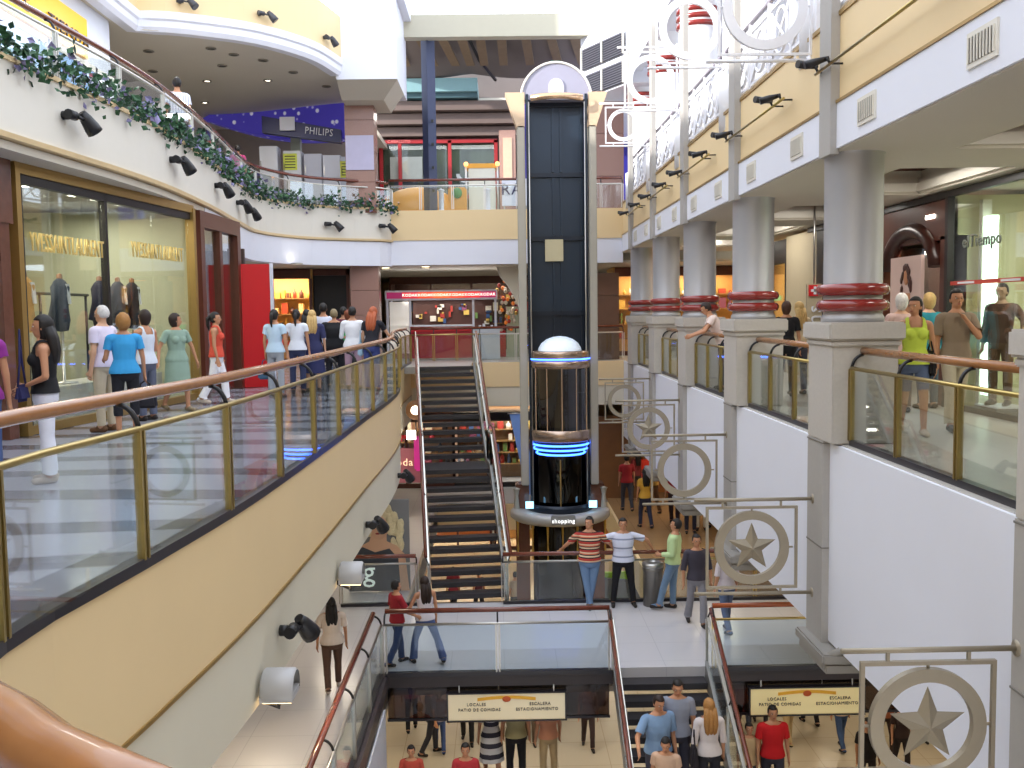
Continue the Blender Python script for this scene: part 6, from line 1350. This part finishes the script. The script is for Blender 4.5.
# far lower right crowd, level 1
for (x, y, H, rz_, tp, bt, hr, sx, lab) in [(3.9, 26.3, 1.66, .2, 'D8A840', '2A2E48', '17110F', 'f', 'woman in a yellow top walking on the far lower right gallery'), (3.7, 28.6, 1.7, .1, '9A1E24', '3A3A44', '17110F', 'm', 'man in dark red near the brown wall, far lower gallery'),
    (4.4, 28.2, 1.66, .3, 'C89A4A', '6A4A2A', '2A1A14', 'f', 'woman in mustard top farther back on the lower gallery'), (4.75, 26.6, 1.8, 2.9, 'B01E30', '3A2A30', '17110F', 'm', 'man in a crimson shirt below the empty ring frame'),
    (5.0, 25.6, 1.7, 3.1, 'BW', '1E2238', '17110F', 'f', 'woman in a black and white striped top on the lower gallery'), (5.35, 25.9, 1.72, 3.0, 'E6DCD0', 'D8D0C0', '2A1A14', 'f', 'person dressed all in white on the lower gallery'),
    (5.75, 26.2, 1.7, 2.8, 'C8502A', '5A3A2A', '2A1A14', 'm', 'man in orange at the right of the lower gallery crowd'), (5.6, 24.2, 1.68, .2, 'D8B8A0', '4A3A34', '4A2E1E', 'f', 'woman in peach behind the boy in grey'), (4.2, 30.1, 1.6, .5, '7A2A2A', '3A3A3A', '17110F', 'f', 'small figure in maroon by the orange wall')]:
    tpm = striped('bw_stripes', [(0, 'E8E8EC'), (.5, '1E2A2E')], .12) if tp == 'BW' else tp
    Pn(lab, x, y, Z1, H, rz_, (tpm, .6), ('trousers', bt), ('short' if sx == 'm' else 'long', hr), 1, sx, legs=WALK if x < 5 else None, lod=2)
# people on the lower stairs
def stairz(y): return Z1-(math.floor((15.9-y)/.29)+1)*(4.4/26)
for (x, y, H, rz_, tp, slv, bt, hst, hc, sx, lab, wd) in [(2.54, 14.0, 1.72, pi*.97, '8A90A0', .7, '3A3A48', 'short', '17110F', 'm', 'man in a grey shirt coming down the lower stairs', 1.08), (2.22, 13.8, 1.74, pi*1.1, '7E9CC0', .8, '4A4A5A', 'short', '2A1A14', 'm', 'man in a light blue shirt with one hand on the stair rail', 1.15),
    (2.95, 13.75, 1.68, .1, 'D8D0D0', 1.2, '2A2A34', 'long', 'A8773E', 'f', 'woman with light brown hair and dark shoulder bag going up the lower stairs', 1.0), (2.25, 13.3, 1.50, pi*.9, 'C8A890', .5, '6A5A5A', 'short', '17110F', 'm', 'dark-haired child at the bottom edge on the lower stairs', 1.0)]:
    r, wp = Pn(lab, x, y, stairz(y), H, rz_, (tp, slv), ('trousers', bt), (hst, hc), 1, sx, wide=wd, lod=0, nod=15 if sx == 'm' else 0, arms={'r': ((.6, .35, -.7), (.3, .8, -.4))} if 'rail' in lab else None)
    if sx == 'f': bag(wp('l', 1)+Vector((-.02, -.05, .12)), '26222A', 'dark shoulder bag of the woman going up the lower stairs', .26, .32, .12, pi/2, strap=.22)
# ground floor crowd
def gp(lab, x, y, H, tp, bt, hst='short', hc='17110F', sx='m', rz_=pi, slv=.7, bk='trousers', wd=1.0, walk=0, zf=Z0):
    Pn(lab, x, y, zf, H, rz_, (tp, slv), (bk, bt), (hst, hc), 1, sx, wide=wd, lod=1, legs=(WALK, WALK2)[walk % 2] if walk is not None else None)
ZS = striped('bw_wide', [(0, 'D8D8DC'), (.55, '3A3A48')], .2)
gp('man in a bright red polo shirt walking on the ground floor', 4.35, 15.42, 1.72, 'C8141C', '3A3A48', wd=1.1, zf=-6.6)
gp('child in a beige T-shirt beside the man in red', 3.99, 15.51, 1.40, 'C8AC84', '5A5A60', zf=-6.6)
gp('man in a brown jacket standing near the dark glass on the ground floor', 5.74, 22.85, 1.76, '8A5038', '2A2E3E', slv=1.9)
gp('person in beige trousers behind the man in red', 6.74, 22.55, 1.72, 'A89078', 'B8A078', rz_=.2, walk=1)
gp('person in black trousers far behind the right directory board', 7.57, 23.62, 1.74, '8A2A2A', '17171C', rz_=.1)
gp('woman in a cream top and blue jeans under the right directory board', 7.87, 22.19, 1.66, 'D8C0A8', '38507A', 'long', '4A2E1E', 'f', rz_=.2, walk=1)
gp('person in a pale top above the right directory board', 6.87, 24.38, 1.7, 'D8CCC0', '6A5A4A', 'long', '17110F', 'f')
gp('person in dark clothes left of the right directory board', 5.59, 23.69, 1.74, '2A3040', '1E1E28')
gp('person in a teal top behind the man in brown', 6.36, 23.62, 1.66, '4A6A70', '3A3A40', 'long', '2A1A14', 'f')
gp('man in a rust shirt in the dark crowd at far right', 8.82, 21.95, 1.74, '8A4A2A', '3A2A24', wd=1.1)
gp('woman in dark dress in the far right crowd', 8.77, 20.94, 1.66, '3A2A2A', '2A2224', 'long', '2A1A14', 'f')
gp('person in a gold top in the far right crowd', 9.87, 22.61, 1.7, 'B88A3A', '4A3A2A')
gp('person in black under the large star frame', 7.63, 19.94, 1.72, '1E1A1E', '2A2226')
gp('woman in a pink top and black trousers at left of the left directory board', -2.32, 23.69, 1.66, 'D87A9A', '15151C', 'bob', '17110F', 'f', rz_=.1, walk=1)
gp('child in a grey shirt and white cap on the ground floor', -1.55, 22.47, 1.5, '8A8494', '3A4E80', 'short', 'D8D4D0', rz_=.1)
gp('man in a red shirt and black trousers behind the left directory board', -0.91, 22.91, 1.74, 'B02A2A', '17171C', wd=1.1)
gp('man in a pale green shirt and black trousers under the left directory board', 0.18, 16.33, 1.70, 'A8A078', '14141A', wd=1.05, rz_=.1, zf=-6.6, walk=None)
gp('person in a peach top and khaki trousers right of the man in pale green', 0.74, 16.35, 1.62, 'D89878', 'B8A078', rz_=.3, walk=None, zf=-6.6)
gp('woman in a black and white striped dress under the left directory board', -0.24, 16.46, 1.62, ZS, ZS, 'long', '17110F', 'f', bk='skirt', rz_=.2, zf=-6.6)
gp('dark-haired child at the bottom edge left of centre', -1.49, 15.02, 1.35, 'B84A3A', '3A3A48', zf=-6.6)
gp('person in red at the bottom edge below the left directory board', -0.62, 14.73, 1.5, 'B03038', '3A3A48', zf=-6.6)
gp('yellow-shirted person in the shade behind the left directory board', 0.6, 22.83, 1.7, '7A6A4A', '5A4A3A', 'long', '4A2E1E', 'f')
gp('person in dark green far back left on the ground floor', -0.59, 24.04, 1.7, '3A4A3A', '2A2A30')
gp('woman in a brown top right of the left directory board', 1.96, 22.46, 1.64, '7A4A34', '3A2A2A', 'long', '2A1A14', 'f')
gp('man in grey walking at far left on the ground floor', -1.74, 22.33, 1.74, '6A6A78', '2E2E38', rz_=-1.2)
# farther ground floor, seen over the bridge
for k, (gx, gy, tp, bt, sx, lab) in enumerate([(2.97, 33.98, 'D89A7A', '6A5A50', 'f', 'woman in peach on the ground floor seen through the bridge railing'), (1.34, 33.27, '8A2A30', '3A3A44', 'm', 'person in maroon by the white number sign'), (4.79, 34.15, 'C8B090', '5A4A40', 'f', 'person in tan near the lime stand'),
    (1.96, 35.76, 'C03A3A', '2A2A34', 'm', 'person in a red top near the foot of the lift'), (0.76, 35.83, 'D8C8B8', '6A6A70', 'f', 'person in a cream top left of the lift foot'), (0.4, 32.18, 'B8A898', '4A4A50', 'm', 'person in pale grey behind the bridge railing post'), (-1.7, 32.91, '9A3A4A', '2E2E3A', 'm', 'person in wine red seen between the stair treads'), (-0.82, 32.49, '5A2A3A', '2A2A32', 'm', 'dark-clad person seen between the lower stair treads'), (-2.96, 34.3, 'A82A30', '3A3A44', 'm', 'person in red left of the long stairs'), (-2.9, 30.61, 'C8C0B8', '4A4A58', 'f', 'person in a light top left of the long stairs on the ground floor')]):
    gp(lab, gx, gy, 1.68, tp, bt, 'short' if sx == 'm' else 'long', '17110F', sx, rz_=pi*(.2 if k % 2 else .9))
